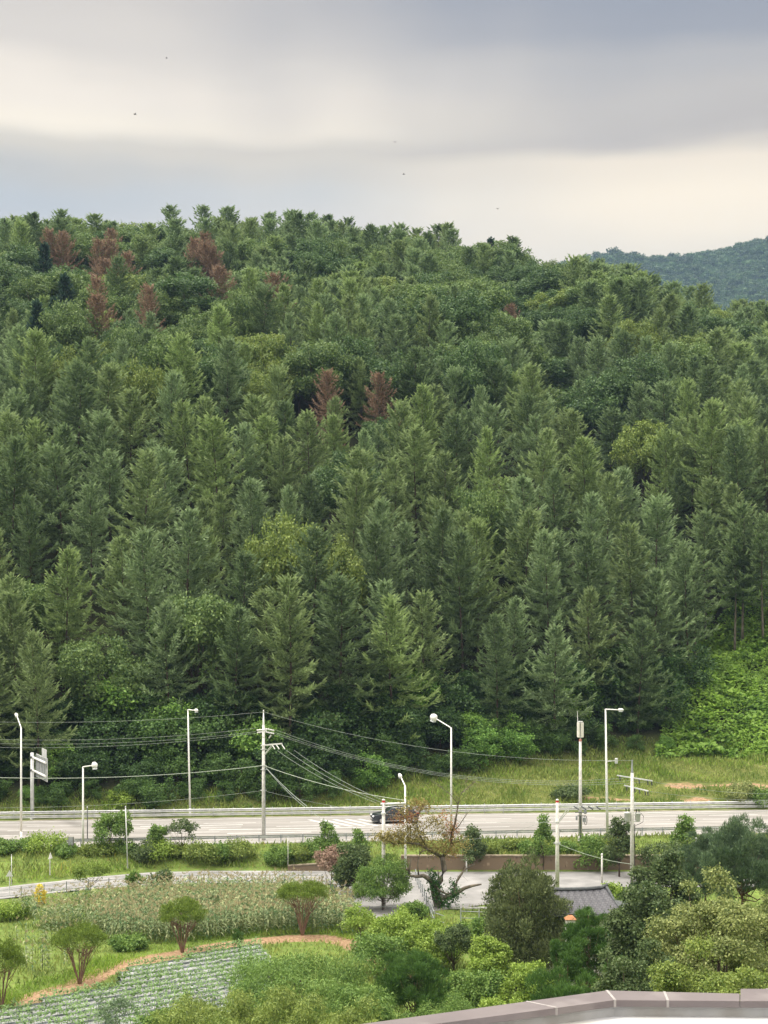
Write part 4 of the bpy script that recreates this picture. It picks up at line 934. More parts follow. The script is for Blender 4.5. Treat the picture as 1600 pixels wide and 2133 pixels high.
# car
def car(px0, px1, py, label):
    D = FX * CZ / (py - HY); xc = ((px0 + px1) / 2 - CX) / FX * D; L = 4.6; root = empty('car', (xc, D, 0.005), math.radians(9)); tag(root, label, 'car')
    prof = [(-2.3, .30), (-2.32, .55), (-2.22, .78), (-1.95, .90), (-1.15, 1.02), (-.45, 1.47), (.25, 1.58), (1.25, 1.55), (1.85, 1.30), (2.2, 1.05), (2.3, .8), (2.28, .35)]
    mb = MB(); vs = []; fs = []; secs = [(-.92, .80, .9), (-.88, 1, 1), (-.55, 1, 1.0), (0, 1.01, 1.02), (.55, 1, 1.0), (.88, 1, 1), (.92, .80, .9)]
    n_ = len(prof)
    for y_, kx, kz in secs:
        for x, z in prof:
            inset = max(0, z - .98) * .34; yy = y_ - math.copysign(min(abs(y_), inset), y_) if y_ else 0
            vs.append((x * (.985 if abs(y_) > .9 else 1) * (1.0 - .0 * kx), yy, z if z < .5 else (z - .02 if abs(y_) > .9 else z)))
    for i in range(len(secs) - 1):
        for k in range(n_):
            k2 = (k + 1) % n_; fs.append((i * n_ + k, i * n_ + k2, (i + 1) * n_ + k2, (i + 1) * n_ + k))
    fs += [tuple(range(n_))[::-1], tuple(range((len(secs) - 1) * n_, len(secs) * n_))]
    mb.add(vs, fs); paint = noise_mat('car_paint', (.035, .042, .05), (.05, .058, .066), 2, .22, metal=.4, spec=.6); bd = mb.build('body', paint, root, bevel=.03)
    glass = noise_mat('car_glass', (.01, .012, .015), (.02, .022, .025), 2, .08, spec=.7)
    for sgn in (-1, 1):
        for pts_ in ([(-.98, 1.06), (-.42, 1.40), (.22, 1.47), (.22, 1.06)], [(.30, 1.06), (.30, 1.47), (1.2, 1.44), (1.62, 1.22), (1.6, 1.08)]):
            mb = MB(); vs = [(x, sgn * (.925 - max(0, z - .98) * .34 + .004), z) for x, z in pts_] + [(x, sgn * (.90 - max(0, z - .98) * .34), z) for x, z in pts_]
            k_ = len(pts_); f1 = tuple(range(k_)); f2 = tuple(range(k_, 2 * k_)); mb.add(vs, [f1 if sgn < 0 else f1[::-1], f2[::-1] if sgn < 0 else f2] + [(i, (i + 1) % k_, (i + 1) % k_ + k_, i + k_) for i in range(k_)]); mb.build('side_window', glass, root)
    mb = MB(); mb.add([(-1.1, -.72, 1.06), (-1.1, .72, 1.06), (-.48, .62, 1.465), (-.48, -.62, 1.465), (-1.06, -.72, 1.03), (-1.06, .72, 1.03), (-.44, .62, 1.43), (-.44, -.62, 1.43)], [(0, 1, 2, 3), (7, 6, 5, 4), (0, 3, 7, 4), (1, 5, 6, 2), (3, 2, 6, 7), (0, 4, 5, 1)]); w_ = mb.build('windscreen', glass, root)
    w_.location = (-.012, 0, .012)
    mb = MB(); mb.add([(1.88, -.68, 1.31), (1.88, .68, 1.31), (1.35, .62, 1.53), (1.35, -.62, 1.53), (1.8, -.68, 1.26), (1.8, .68, 1.26), (1.3, .62, 1.48), (1.3, -.62, 1.48)], [(1, 0, 3, 2), (4, 5, 6, 7), (0, 4, 7, 3), (2, 6, 5, 1), (3, 7, 6, 2), (0, 1, 5, 4)]); w_ = mb.build('rear_window', glass, root); w_.location = (.03, 0, .02)
    rim = noise_mat('alloy', (.45, .45, .46), (.6, .6, .6), 3, .35, metal=.7)
    for sx_ in (-1.42, 1.38):
        for sgn in (-1, 1):
            mb = MB(); prof_ = [(.20, -.11), (.32, -.11), (.345, -.07), (.345, .07), (.32, .11), (.20, .11)]; mb.lathe((0, 0, 0), prof_, 20); wh = mb.build('wheel', M['black_rubber'], root); wh.rotation_euler = (pi / 2, 0, 0); wh.location = (sx_, sgn * .83, .345)
            mb = MB(); mb.lathe((0, 0, 0), [(.21, -.112), (.21, .112)], 20)
            rm = mb.build('rim', rim, wh); rm.scale = (1, 1, 1.03)
    for sgn in (-1, 1):
        mb = MB(); mb.box((-2.22, sgn * .66, .74), (.22, .42, .13)); mb.build('headlight', noise_mat('lamp_glass', (.7, .72, .75), (.8, .82, .85), 3, .15), root, bevel=.03)
        mb = MB(); mb.box((2.24, sgn * .7, .95), (.14, .34, .16)); mb.build('tail_light', noise_mat('red_lamp', (.3, .01, .01), (.4, .02, .02), 3, .2), root, bevel=.03)
        mb = MB(); mb.box((-.85, sgn * 1.0, 1.08), (.16, .2, .14)); mb.build('wing_mirror', paint, root, bevel=.03)
    mb = MB(); mb.box((-2.325, 0, .62), (.05, .9, .22)); mb.build('grille', M['black_rubber'], root, bevel=.01)
    mb = MB(); mb.box((-2.35, 0, .47), (.03, .52, .14)); mb.build('number_plate', M['white_paint'], root)
    mb = MB(); mb.box((-2.31, 0, .34), (.06, 1.4, .12)); mb.build('bumper_intake', M['black_rubber'], root, bevel=.01)
    for sgn in (-1, 1):
        mb = MB(); mb.tube([(-.3, sgn * .66, 1.55), (1.1, sgn * .64, 1.6)], .025, 6); mb.build('roof_rail', rim, root)
    return root
car(777, 866, 1713, 'dark grey car driving left on the highway behind the old tree')
# birds
M['bird'] = noise_mat('bird_feathers', (.02, .02, .022), (.05, .05, .05), 8, .8)
for (px_, py_, w_, lb) in ((281, 238, .55, 'lowest and darkest of the tiny birds, high at left'), (347, 121, .35, 'tiny bird near the top of the sky at left'), (823, 296, .35, 'tiny bird in the middle of the sky'), (841, 363, .4, 'tiny bird below the one in mid sky'), (1037, 435, .4, 'tiny bird just over the skyline right of centre')):
    p_ = PD(px_, py_, 130); mb = MB(); mb.tube([(-.16, 0, 0), (-.08, 0, .01), (.05, 0, 0), (.2, 0, -.02)], [.015, .05, .04, .01], 8); bo = mb.build('bird', M['bird'], smooth=True); bo.location = p_; bo.rotation_euler = (0, 0, random.uniform(0, 2)); tag(bo, lb, 'bird', 'tiny birds in the sky'); bo.scale = (w_ * 1.6,) * 3
    for s_ in (-1, 1):
        mb = MB(); mb.add([(-.06, 0, .02), (.07, 0, .02), (.04, s_ * .18, .12), (-.02, s_ * .3, .1)], [(0, 1, 2, 3)]); mb.add([(-.06, 0, .03), (.07, 0, .03), (.04, s_ * .18, .13), (-.02, s_ * .3, .11)], [(3, 2, 1, 0)]); mb.build('wing', M['bird'], bo)
# ------------------------------------------------------------------ garden, field and foreground planting
rg = np.random.RandomState(5)
def lm(name, A, B, tr=.3, rough=.5): return leaf_mat(name, A, B, tr, rough)
M['lime'] = lm('lime_leaves', (.12, .205, .030), (.34, .46, .085))
M['green'] = lm('green_leaves', (.060, .135, .028), (.24, .36, .085))
M['dgreen'] = lm('dark_green_leaves', (.036, .075, .024), (.165, .220, .085))
M['olive'] = lm('olive_leaves', (.08, .140, .028), (.32, .39, .095))
M['pale'] = lm('pale_green_leaves', (.075, .120, .034), (.38, .42, .15))
M['juniper'] = lm('juniper_needles', (.065, .095, .036), (.21, .25, .10), .2, .7)
M['pine'] = lm('pine_needles', (.035, .095, .022), (.12, .22, .045), .2, .5)
M['bpine'] = lm('blue_pine_needles', (.05, .095, .05), (.18, .26, .13), .2, .5)
M['umb'] = lm('bright_pine_needles', (.08, .14, .022), (.25, .34, .06), .25, .55)
M['smoke'] = lm('pink_plumes', (.26, .17, .13), (.40, .29, .22), .2, .8)
M['autumn'] = lm('turning_leaves', (.16, .14, .04), (.42, .36, .13), .3)
M['rust'] = lm('rust_leaves', (.28, .12, .05), (.48, .26, .12), .3)
M['yellow'] = lm('yellow_flowers', (.62, .50, .05), (.80, .70, .14), .3)
M['ivy'] = lm('ivy_leaves', (.03, .09, .02), (.07, .16, .04), .2)
def tree_at(name, seed, px, pyt, hw, D, mat, label, cat, base=.15, gz=None, trunk=True, bark='bark', **kw):
    if D < 100: hw *= 1.08
    top = PD(px, pyt, D); z0 = G(top.x, D) if gz is None else gz; H = max(.8, top.z - z0); R = hw * D / FX
    arr, cc = broad_crown(seed, H, R, base=base, **kw)
    tk = trunk_mb(H, max(.03, H * .016), seed, cc[::3], .7) if trunk else None
    V, F, v = arr; root = empty(name, (top.x, D, z0)); link('crown', np_mesh('crown', V, F, M[mat], v), root)
    if tk: tk.build('trunk', M[bark], root, smooth=True)
    tag(root, label, cat); return root
near = dict(per=420, leaf=.17, wfac=.5)
T = tree_at
# trees and shrubs standing on the bank between highway and local road
T('young_tree', 1, 228, 1690, 33, 133.5, 'green', 'leafy young tree in front of the highway, left of the thin galvanised post', 'young tree', base=.1, ncl=26, per=120, leaf=.2, clump=.28)
T('young_tree', 2, 262, 1683, 24, 134.5, 'green', 'thin see-through young tree directly behind the thin galvanised post', 'young tree', base=.15, ncl=18, per=60, leaf=.2, clump=.24)
T('young_tree', 3, 330, 1700, 17, 133.5, 'green', 'narrow leaning young tree by the near guardrail, left of the grey branched sapling', 'young tree', base=.1, ncl=18, per=110, leaf=.2, clump=.42)
T('sapling', 4, 379, 1702, 29, 134, 'dgreen', 'grey green sapling with spreading open branches by the near guardrail', 'sapling', base=.35, ncl=20, per=60, leaf=.2, clump=.25, bark='greybark')
T('shrub', 5, 680, 1704, 26, 131.5, 'green', 'upright dense shrub by the near guardrail left of the passing car', 'shrub', base=.03, ncl=24, per=120, leaf=.2, clump=.3, cone=.35)
T('shrub', 6, 748, 1712, 22, 129, 'green', 'loose tapering shrub behind the willow with a wispy tip', 'shrub', base=.0, ncl=26, per=90, leaf=.2, clump=.32, cone=.7)
T('shrub', 7, 985, 1712, 28, 131, 'dgreen', 'dark bushy shrub with spiky tips right of the old tree', 'shrub', base=.0, ncl=30, per=110, leaf=.2, clump=.28, cone=.55)
T('shrub', 8, 1132, 1690, 26, 131, 'green', 'shrub climbing over the near guardrail left of the juniper side pole', 'shrub', base=.0, ncl=28, per=110, leaf=.2, clump=.3, cone=.4)
T('shrub', 9, 1290, 1686, 30, 128.5, 'dgreen', 'dark tall shrub between the tallest lamp and the transformer pole', 'shrub', base=.0, ncl=34, per=140, leaf=.2, clump=.3, cone=.25)
T('shrub', 10, 1236, 1742, 34, 131, 'green', 'low green shrub at the foot of the antenna mast', 'shrub', base=.0, ncl=24, per=110, leaf=.22, clump=.35, trunk=False)
T('shrub', 11, 1432, 1690, 28, 131, 'green', 'vine covered shrub with upright tips right of the transformer pole', 'shrub', base=.0, ncl=30, per=120, leaf=.2, clump=.3, cone=.3)
T('shrub', 12, 1390, 1742, 45, 128, 'dgreen', 'broad shrub between transformer pole and the short thick post', 'shrub', base=.0, ncl=36, per=120, leaf=.2, clump=.28)
k = 0
for (px_, pyt_, hw_, mt) in ((5, 1750, 26, 'green'), (48, 1752, 30, 'green'), (95, 1742, 42, 'lime'), (140, 1764, 26, 'green'), (205, 1768, 30, 'olive'), (248, 1764, 30, 'green'), (300, 1752, 28, 'dgreen'), (330, 1750, 34, 'lime'), (372, 1763, 24, 'olive'),
                             (415, 1758, 36, 'olive'), (455, 1760, 30, 'green'), (500, 1754, 32, 'olive'), (585, 1764, 26, 'green'), (625, 1762, 28, 'olive'), (655, 1752, 28, 'green'), (720, 1768, 22, 'green'), (1020, 1762, 24, 'olive'), (1066, 1752, 24, 'olive'), (1100, 1756, 22, 'green'), (1180, 1756, 22, 'green')):
    D = 132.5 + (k % 3) * .6; o_ = T('bank_shrub', 100 + k, px_, pyt_, hw_, D, mt, 'x', 'shrub', base=.0, ncl=20, per=120, leaf=.2, clump=.36, trunk=False, vert=.9)
    cname = {'green': 'green', 'lime': 'yellow green', 'olive': 'olive', 'dgreen': 'dark green'}[mt]
    later(o_, f'{cname} low shrub on the roadside bank', f'{cname} low shrubs on the bank between the two roads', 'shrub', px_, 'low shrubs on the bank between the roads'); k += 1
T('bush', 130, 250, 1650, 27, 153.8, 'lime', 'pale green bush just behind the far guardrail, left of the tall far lamp', 'bush', base=.0, ncl=18, per=110, leaf=.24, clump=.36, gz=.3)
T('bush', 131, 1190, 1640, 34, 160, 'dgreen', 'blue green bush on the grass slope left of the antenna mast', 'bush', base=.0, ncl=18, per=120, leaf=.24, clump=.36, vert=.6)
T('bush', 132, 1545, 1632, 36, 160, 'pale', 'whitish flowering bush behind the far guardrail at right', 'bush', base=.0, ncl=20, per=120, leaf=.22, clump=.32)
T('bush', 133, 1590, 1640, 26, 159, 'green', 'green bush beside the whitish one at the right edge', 'bush', base=.0, ncl=16, per=120, leaf=.24, clump=.36)
# by the local road
T('flat_topped_tree', 20, 188, 1799, 34, 121.5, 'umb', 'small flat topped tree with a leaning stem beside the local road', 'small tree', base=.55, ncl=26, per=120, leaf=.14, clump=.28, flat=.7, vert=.5)
T('bush', 21, 280, 1812, 20, 122.0, 'green', 'small green bush at the back edge of the corn, left one', 'bush', base=0., ncl=12, per=110, leaf=.2, clump=.4)
T('bush', 22, 335, 1808, 22, 124.0, 'dgreen', 'darker small bush at the back edge of the corn, right one', 'bush', base=0., ncl=12, per=110, leaf=.2, clump=.4)
T('yellow_bush', 23, 83, 1841, 11, 117.4, 'yellow', 'bright yellow flowering plant beside the local road fence', 'flowering plant', base=.0, ncl=12, per=90, leaf=.14, clump=.4)
T('round_willow', 24, 798, 1776, 56, 115.0, 'green', 'round dense willow in front of the red capped pole', 'willow', base=.06, ncl=70, per=230, leaf=.2, clump=.24, wfac=.28, droop=1.4, top=.52)
T('bushy_tree', 25, 738, 1745, 42, 120, 'dgreen', 'darker loose tree just behind and left of the round willow', 'tree', base=.12, ncl=44, per=160, leaf=.2, clump=.26, cone=.3)
T('smoke_bush', 26, 690, 1764, 30, 123.5, 'smoke', 'smoke bush with pinkish plumes at the corner of the corn', 'smoke bush', base=.35, ncl=22, per=110, leaf=.2, clump=.28)
T('small_tree', 27, 722, 1800, 24, 121.5, 'dgreen', 'small dark tree under the pinkish smoke bush', 'small tree', base=.1, ncl=20, per=120, leaf=.18, clump=.3)
T('shrub', 28, 1285, 1836, 34, 114, 'lime', 'fresh green shrub right behind the tiled roof', 'shrub', base=.0, ncl=24, per=150, leaf=.2, clump=.34)
T('shrub', 29, 868, 1880, 24, 113, 'green', 'green shrub left of the concrete path under the old tree', 'shrub', base=.0, ncl=20, per=120, leaf=.18, clump=.34)
T('shrub', 31, 1002, 1900, 26, 107, 'green', 'thin leafed shrub between the old tree and the juniper', 'shrub', base=.0, ncl=22, per=70, leaf=.18, clump=.3)
T('shrub', 32, 968, 1925, 20, 106, 'green', 'small shrub at the right foot of the old tree', 'shrub', base=.0, ncl=16, per=100, leaf=.18, clump=.34)
T('juniper_tree', 33, 1095, 1776, 104, 96, 'juniper', 'large dark conical juniper in front of the stone wall', 'juniper', base=.0, ncl=170, per=260, leaf=.22, clump=.14, wfac=.35, cone=.42, flat=1.02, vert=1.7, spike=.9, top=.42, bark='redbark')
T('young_tree', 34, 752, 1884, 36, 105, 'lime', 'slender bright green young tree at the right end of the corn', 'young tree', base=.28, ncl=32, per=100, leaf=.15, clump=.25)
T('bush', 35, 828, 1898, 62, 101, 'lime', 'broad lime green bush left of the small dark round tree', 'bush', base=.0, ncl=60, per=220, leaf=.17, clump=.22)
T('bush', 36, 898, 1918, 62, 98.5, 'lime', 'lime green bush in front of the old tree trunk', 'bush', base=.0, ncl=54, per=210, leaf=.17, clump=.22)
T('bush', 37, 790, 1950, 55, 97, 'green', 'mid green bush below the slender bright young tree', 'bush', base=.0, ncl=40, per=200, leaf=.17, clump=.25)
T('round_small_tree', 38, 945, 1928, 37, 95.5, 'dgreen', 'small round dark leaved tree with a bare stem among lime bushes', 'small tree', base=.42, ncl=44, per=150, leaf=.13, clump=.22)
T('bush', 39, 1018, 1942, 46, 91, 'lime', 'bright lime bush in front of the juniper at its left foot', 'bush', base=.0, ncl=50, per=210, leaf=.17, clump=.22)
T('bush', 40, 1100, 1993, 56, 85, 'lime', 'bright lime bush in front of the juniper, nearer the roof parapet', 'bush', base=.0, ncl=56, per=210, leaf=.16, clump=.22)
T('bush', 41, 985, 2012, 58, 86, 'green', 'mid green bush between the two bright lime bushes', 'bush', base=.0, ncl=44, per=200, leaf=.17, clump=.24)
T('bush', 42, 1045, 2055, 52, 78, 'lime', 'lime green bush touching the roof parapet right of the pine', 'bush', base=.0, ncl=44, per=210, leaf=.15, clump=.22)
T('bush', 43, 940, 2062, 60, 80, 'green', 'fine leaved green bush just above the parapet', 'bush', base=.0, ncl=44, per=230, leaf=.13, clump=.24, wfac=.3)
def pine_at(name, seed, px, pyt, hw, D, mat, label, base=.2, ncl=40, per=150, leaf=.24, **kw):
    kw.setdefault('clump', .17); kw.setdefault('vert', 1.25); ncl = int(ncl * 1.5); return T(name, seed, px, pyt, hw, D, mat, label, 'pine', base=base, ncl=ncl, per=per, leaf=leaf, wfac=.13, spike=.95, normjit=1.2, bark='redbark', **kw)
pine_at('young_pine', 50, 862, 1992, 64, 83, 'pine', 'young pine with upright bright candles and a leaning stem above the parapet', ncl=64, per=330, leaf=.26, base=.3, flat=1.0)
pine_at('young_pine', 51, 1185, 1988, 80, 74, 'pine', 'dense young pine with long blue green needles just above the parapet', ncl=70, per=330, leaf=.26, base=.0)
pine_at('young_pine', 56, 1180, 1938, 40, 86, 'pine', 'small pine in front of the gate pillar', base=.0, ncl=36, per=300)
pine_at('pine_tree', 52, 1228, 1884, 60, 90, 'pine', 'layered green pine between juniper and the dark leaved tree', ncl=70, per=330, leaf=.26, base=.1, vert=.7)
pine_at('young_pine', 53, 1290, 1985, 55, 80, 'pine', 'green pine under the dark leaved tree right of the layered pine', ncl=44, per=330, leaf=.26, base=.0)
pine_at('pine_tree', 54, 1548, 1690, 84, 113, 'bpine', 'large blue green pine above the pale green tree at the right edge', ncl=110, per=260, leaf=.34, base=.05, clump=.13, vert=1.6)
pine_at('pine_tree', 55, 1470, 1722, 52, 118, 'bpine', 'smaller blue green pine left of the large one at right', ncl=54, per=300, leaf=.32, base=.0)
T('broadleaf_tree', 60, 1342, 1812, 72, 84, 'dgreen', 'dark glossy leaved tree right of the tiled roof', 'broadleaf tree', base=.05, ncl=90, per=300, leaf=.2, clump=.22)
T('broadleaf_tree', 61, 1385, 1738, 66, 93, 'dgreen', 'dark leaved tree with white flecks behind, reaching up to the near guardrail', 'broadleaf tree', base=.05, ncl=80, per=280, leaf=.2, clump=.22)
T('broadleaf_tree', 62, 1488, 1770, 122, 69, 'pale', 'big yellow green tree filling the right foreground', 'broadleaf tree', base=.05, ncl=150, per=360, leaf=.15, clump=.17, cone=.15)
T('broadleaf_tree', 63, 1592, 1782, 90, 72, 'pale', 'yellow green tree at the right edge behind the big one', 'broadleaf tree', base=.05, ncl=90, per=300, leaf=.15, clump=.2)
T('broadleaf_tree', 64, 1318, 1922, 84, 66, 'dgreen', 'dark leaved tree just above the parapet joint at right', 'broadleaf tree', base=.05, ncl=100, per=320, leaf=.14, clump=.19)
T('broadleaf_tree', 65, 1425, 1925, 100, 60, 'olive', 'olive leaved tree just above the right stretch of parapet', 'broadleaf tree', base=.05, ncl=120, per=320, leaf=.13, clump=.18)
T('broadleaf_tree', 66, 1560, 1930, 100, 57, 'olive', 'olive leaved tree in the right corner behind the parapet step', 'broadleaf tree', base=.05, ncl=110, per=320, leaf=.13, clump=.18)
drp = dict(wfac=.28, droop=1.1, normjit=.5)
T('broadleaf_tree', 70, 628, 1958, 150, 82, 'green', 'broad green tree with drooping leaves standing in front of the vegetable rows', 'broadleaf tree', base=.0, ncl=110, per=330, leaf=.2, clump=.18, top=.45, **drp)
T('broadleaf_tree', 71, 745, 2030, 90, 76, 'green', 'green drooping leaved tree left of the candle tipped pine', 'broadleaf tree', base=.0, ncl=80, per=330, leaf=.19, clump=.2, **drp)
T('broadleaf_tree', 72, 440, 2042, 118, 72, 'olive', 'yellow green drooping leaved tree at the bottom left of the foreground group', 'broadleaf tree', base=.0, ncl=100, per=340, leaf=.18, clump=.19, **drp)
T('broadleaf_tree', 73, 600, 2040, 125, 68, 'olive', 'yellow green drooping leaved tree at the bottom centre', 'broadleaf tree', base=.0, ncl=110, per=340, leaf=.18, clump=.18, **drp)
T('broadleaf_tree', 74, 745, 2062, 100, 64, 'olive', 'yellow green drooping leaved tree touching the left end of the parapet', 'broadleaf tree', base=.0, ncl=90, per=340, leaf=.17, clump=.2, **drp)
T('sapling', 75, 240, 2068, 34, 84, 'bpine', 'thin blue green sapling in front of the mulched rows', 'sapling', base=.1, ncl=26, per=60, leaf=.2, clump=.26, wfac=.2)
T('bush', 76, 300, 2100, 50, 79, 'green', 'low green bush at the bottom left beside the mulched rows', 'bush', base=.0, ncl=24, per=180, leaf=.17, clump=.3)
# multi-stemmed umbrella pines with red bark
def umbrella_pine(seed, px, pyb, pyt, hw, crown_py, label):
    r = np.random.RandomState(seed); b_ = base_at(px, pyb, -2.0); H = zpx(b_, pyt); R = hw * b_.y / FX; zc = zpx(b_, crown_py)
    root = empty('umbrella_pine', b_); later(root, label, 'umbrella shaped pines with bare red stems beside the vegetable field', 'umbrella pine', px)
    mb = MB(); ends = []
    ns = 9
    for k in range(ns):
        a_ = 2 * pi * k / ns + r.uniform(-.3, .3); rr = R * r.uniform(.25, .5); p1 = (math.cos(a_) * .12, math.sin(a_) * .12, .25); p2 = (math.cos(a_) * rr * .55, math.sin(a_) * rr * .55, zc * .45); p3 = (math.cos(a_) * rr, math.sin(a_) * rr, zc * .95)
        mb.tube([(math.cos(a_) * .05, math.sin(a_) * .05, -.2), p1, p2, p3], [.05, .042, .032, .022], 7)
        for j in range(5):
            an = a_ + r.uniform(-.75, .75); q = R * r.uniform(.5, .98); s0 = Vector(p2).lerp(Vector(p3), r.uniform(0, .9)); e = Vector((math.cos(an) * q, math.sin(an) * q, zc + (H - zc) * r.uniform(.05, .55) * (1.2 - q / R)))
            mid = s0.lerp(e, .5) + Vector((0, 0, -.08)); mb.tube([s0, mid, e], [.022, .018, .010], 5); ends.append(e)
    mb.build('trunk', M['redbark'], root, smooth=True)
    ncl = 75; ca = r.rand(ncl) * 2 * pi; cq = np.sqrt(r.uniform(.0, 1, ncl)) * R * .93; cz = zc + (H - zc) * ((1 - (cq / (R * 1.05)) ** 2).clip(0, 1) ** .6 * r.uniform(.25, .95, ncl)) - .15 * (cq / R) ** 2
    cr = R * r.uniform(.13, .22, ncl); n_ = 7000; ci = r.randint(0, ncl, n_); e = nrm(r.normal(0, 1, (n_, 3)) + [0, 0, .35]); C = np.stack([np.cos(ca[ci]) * cq[ci], np.sin(ca[ci]) * cq[ci], cz[ci]], 1) + e * (cr[ci] * r.uniform(.4, 1.05, n_))[:, None] * [1, 1, .75]
    D = e * .6 + r.normal(0, .35, (n_, 3)) + [0, 0, .75]
    V, F = leaves(C, D, r.normal(0, 1, (n_, 3)), .17 * r.uniform(.7, 1.3, n_), .045)
    m_ = 1500; i_ = r.randint(0, len(ends), m_); C2 = np.array([list(e_) for e_ in ends])[i_] + r.normal(0, .17, (m_, 3)); V2, F2 = leaves(C2, r.normal(0, .5, (m_, 3)) + [0, 0, .8], r.normal(0, 1, (m_, 3)), .17, .05)
    V, F, v = cat_([(V, F, np.clip(r.normal(.5, .25, n_), 0, 1)), (V2, F2, np.full(m_, .35))]); link('crown', np_mesh('crown', V, F, M['umb'], v), root)
umbrella_pine(1, 630, 1948, 1834, 54, 1866, 'a'); umbrella_pine(2, 380, 1984, 1871, 49, 1912, 'a'); umbrella_pine(3, 166, 2049, 1924, 57, 1966, 'a'); umbrella_pine(4, 2, 2102, 1956, 48, 2012, 'a')
# the old tree: ivy clad trunk, bare limbs, turning leaves
ob = base_at(917, 1902, -2); oroot = empty('old_tree', ob); tag(oroot, 'old half bare tree with ivy clad trunk and yellow and rust leaves', 'old tree')
def op(px_, py_, dy=0.0):
    D = ob.y + dy; p_ = PD(px_, py_, D); return p_ - ob
limbs = [([(917, 1910), (912, 1880), (905, 1850), (900, 1828)], [.42, .36, .32, .26], 0), ([(900, 1832), (890, 1800), (880, 1822), (868, 1828), (852, 1826)], None, 0)]
limbs = [
 ([(919, 1912, 0), (915, 1885, 0), (907, 1862, 0), (903, 1842, 0)], [.44, .36, .30, .27]),
 ([(903, 1845, 0), (895, 1832, -.3), (882, 1824, -.6), (868, 1826, -.8), (853, 1824, -1), (853, 1808, -1.1), (857, 1787, -1.2)], [.2, .17, .14, .11, .09, .06, .03]),
 ([(853, 1814, -1), (838, 1808, -1.2), (820, 1806, -1.4)], [.06, .05, .03]),
 ([(905, 1848, -.2), (918, 1832, .1), (926, 1812, .2), (923, 1795, .3), (921, 1786, .4)], [.26, .22, .2, .17, .15]),
 ([(921, 1786, .5), (908, 1778, .3), (890, 1768, 0), (872, 1758, -.3), (850, 1756, -.6), (820, 1758, -.9), (800, 1746, -1)], [.14, .12, .10, .08, .06, .04, .015]),
 ([(921, 1786, .5), (934, 1772, .6), (940, 1757, .6), (941, 1735, .5), (948, 1715, .4), (952, 1690, .3), (955, 1672, .3), (961, 1652, .2), (976, 1640, .1), (990, 1628, 0)], [.13, .11, .10, .09, .07, .05, .04, .03, .02, .01]),
 ([(976, 1642, .1), (970, 1632, .1), (973, 1622, .1)], [.015, .01, .006]),
 ([(955, 1676, .3), (938, 1655, .2), (920, 1640, .3), (898, 1625, .2)], [.02, .016, .012, .006]),
 ([(890, 1768, 0), (872, 1735, -.3), (868, 1715, -.4), (873, 1695, -.4), (878, 1680, -.4)], [.06, .05, .04, .03, .02]),
 ([(868, 1715, -.4), (850, 1708, -.6), (830, 1700, -.9), (812, 1702, -1)], [.03, .025, .018, .01]),
 ([(872, 1735, -.3), (890, 1722, 0), (900, 1714, .2), (912, 1708, .2)], [.03, .026, .02, .01]),
 ([(941, 1735, .5), (955, 1722, .3), (968, 1702, .2), (974, 1694, .2)], [.035, .03, .02, .01]),
 ([(940, 1757, .6), (958, 1752, .3), (975, 1742, .1)], [.03, .02, .01]),
 ([(907, 1862, 0), (925, 1870, -.4), (940, 1868, -.7), (955, 1858, -.9), (968, 1850, -1), (985, 1845, -1.1), (1003, 1842, -1.2)], [.2, .18, .16, .14, .12, .09, .05]),
 ([(945, 1868, -.7), (948, 1845, -.4), (955, 1830, -.2), (965, 1815, 0), (978, 1805, .1), (990, 1800, .2)], [.11, .1, .09, .06, .04, .02]),
 ([(955, 1830, -.2), (962, 1818, 0), (967, 1805, 0)], [.05, .04, .02]),
 ([(903, 1842, 0), (915, 1855, -.5), (930, 1862, -.6), (945, 1860, -.6)], [.1, .08, .07, .05]),
 ([(872, 1822, -.8), (870, 1800, -.8), (873, 1785, -.7), (876, 1775, -.6), (895, 1768, -.6)], [.05, .04, .035, .03, .02]),
 ([(917, 1850, 0), (912, 1838, .3), (914, 1822, .5), (912, 1812, .5)], [.08, .06, .04, .02])]
rr = np.random.RandomState(3)
tkb = MB(); lb_ = 0; leafpts = []
for pts, rs in limbs:
    tkb.tube([op(*q) for q in pts], [q_ * 1.12 + .006 for q_ in rs], 8)
    if rs[-1] < .03:
        for q0, q1 in zip(pts[1:-1], pts[2:]):
            for _ in range(4):
                f = rr.rand(); a_ = op(*q0).lerp(op(*q1), f); e = a_ + Vector(rr.normal(0, .35, 3)) + Vector((0, 0, .25)); mid = a_.lerp(e, .5) + Vector(rr.normal(0, .08, 3)); tkb.tube([a_, mid, e], [.014, .009, .004], 4)
tkb.build('trunk', M['greybark'], oroot, smooth=True)
def leafblob(blobs, mat, name, leaf=.16, per=380, wf=.55):
    out = []
    for (px_, py_, hw_, hh_, dy, dens) in blobs:
        c = np.array(list(op(px_, py_, dy))); m_ = int(per * dens); s_ = ob.y / FX
        C = c + rr.normal(0, .5, (m_, 3)) * np.array([hw_ * s_, hw_ * s_ * .8, hh_ * s_]); C += .12 * np.sin(C[:, ::-1] * 9)
        V, F = leaves(C, rr.normal(0, 1, (m_, 3)) + [0, 0, -.4], rr.normal(0, 1, (m_, 3)) + [0, 0, 1], leaf * rr.uniform(.6, 1.2, m_), leaf * wf); out.append((V, F, np.clip(rr.normal(.5, .28, m_), 0, 1)))
    V, F, v = cat_(out); link(name, np_mesh(name, V, F, M[mat], v), oroot)
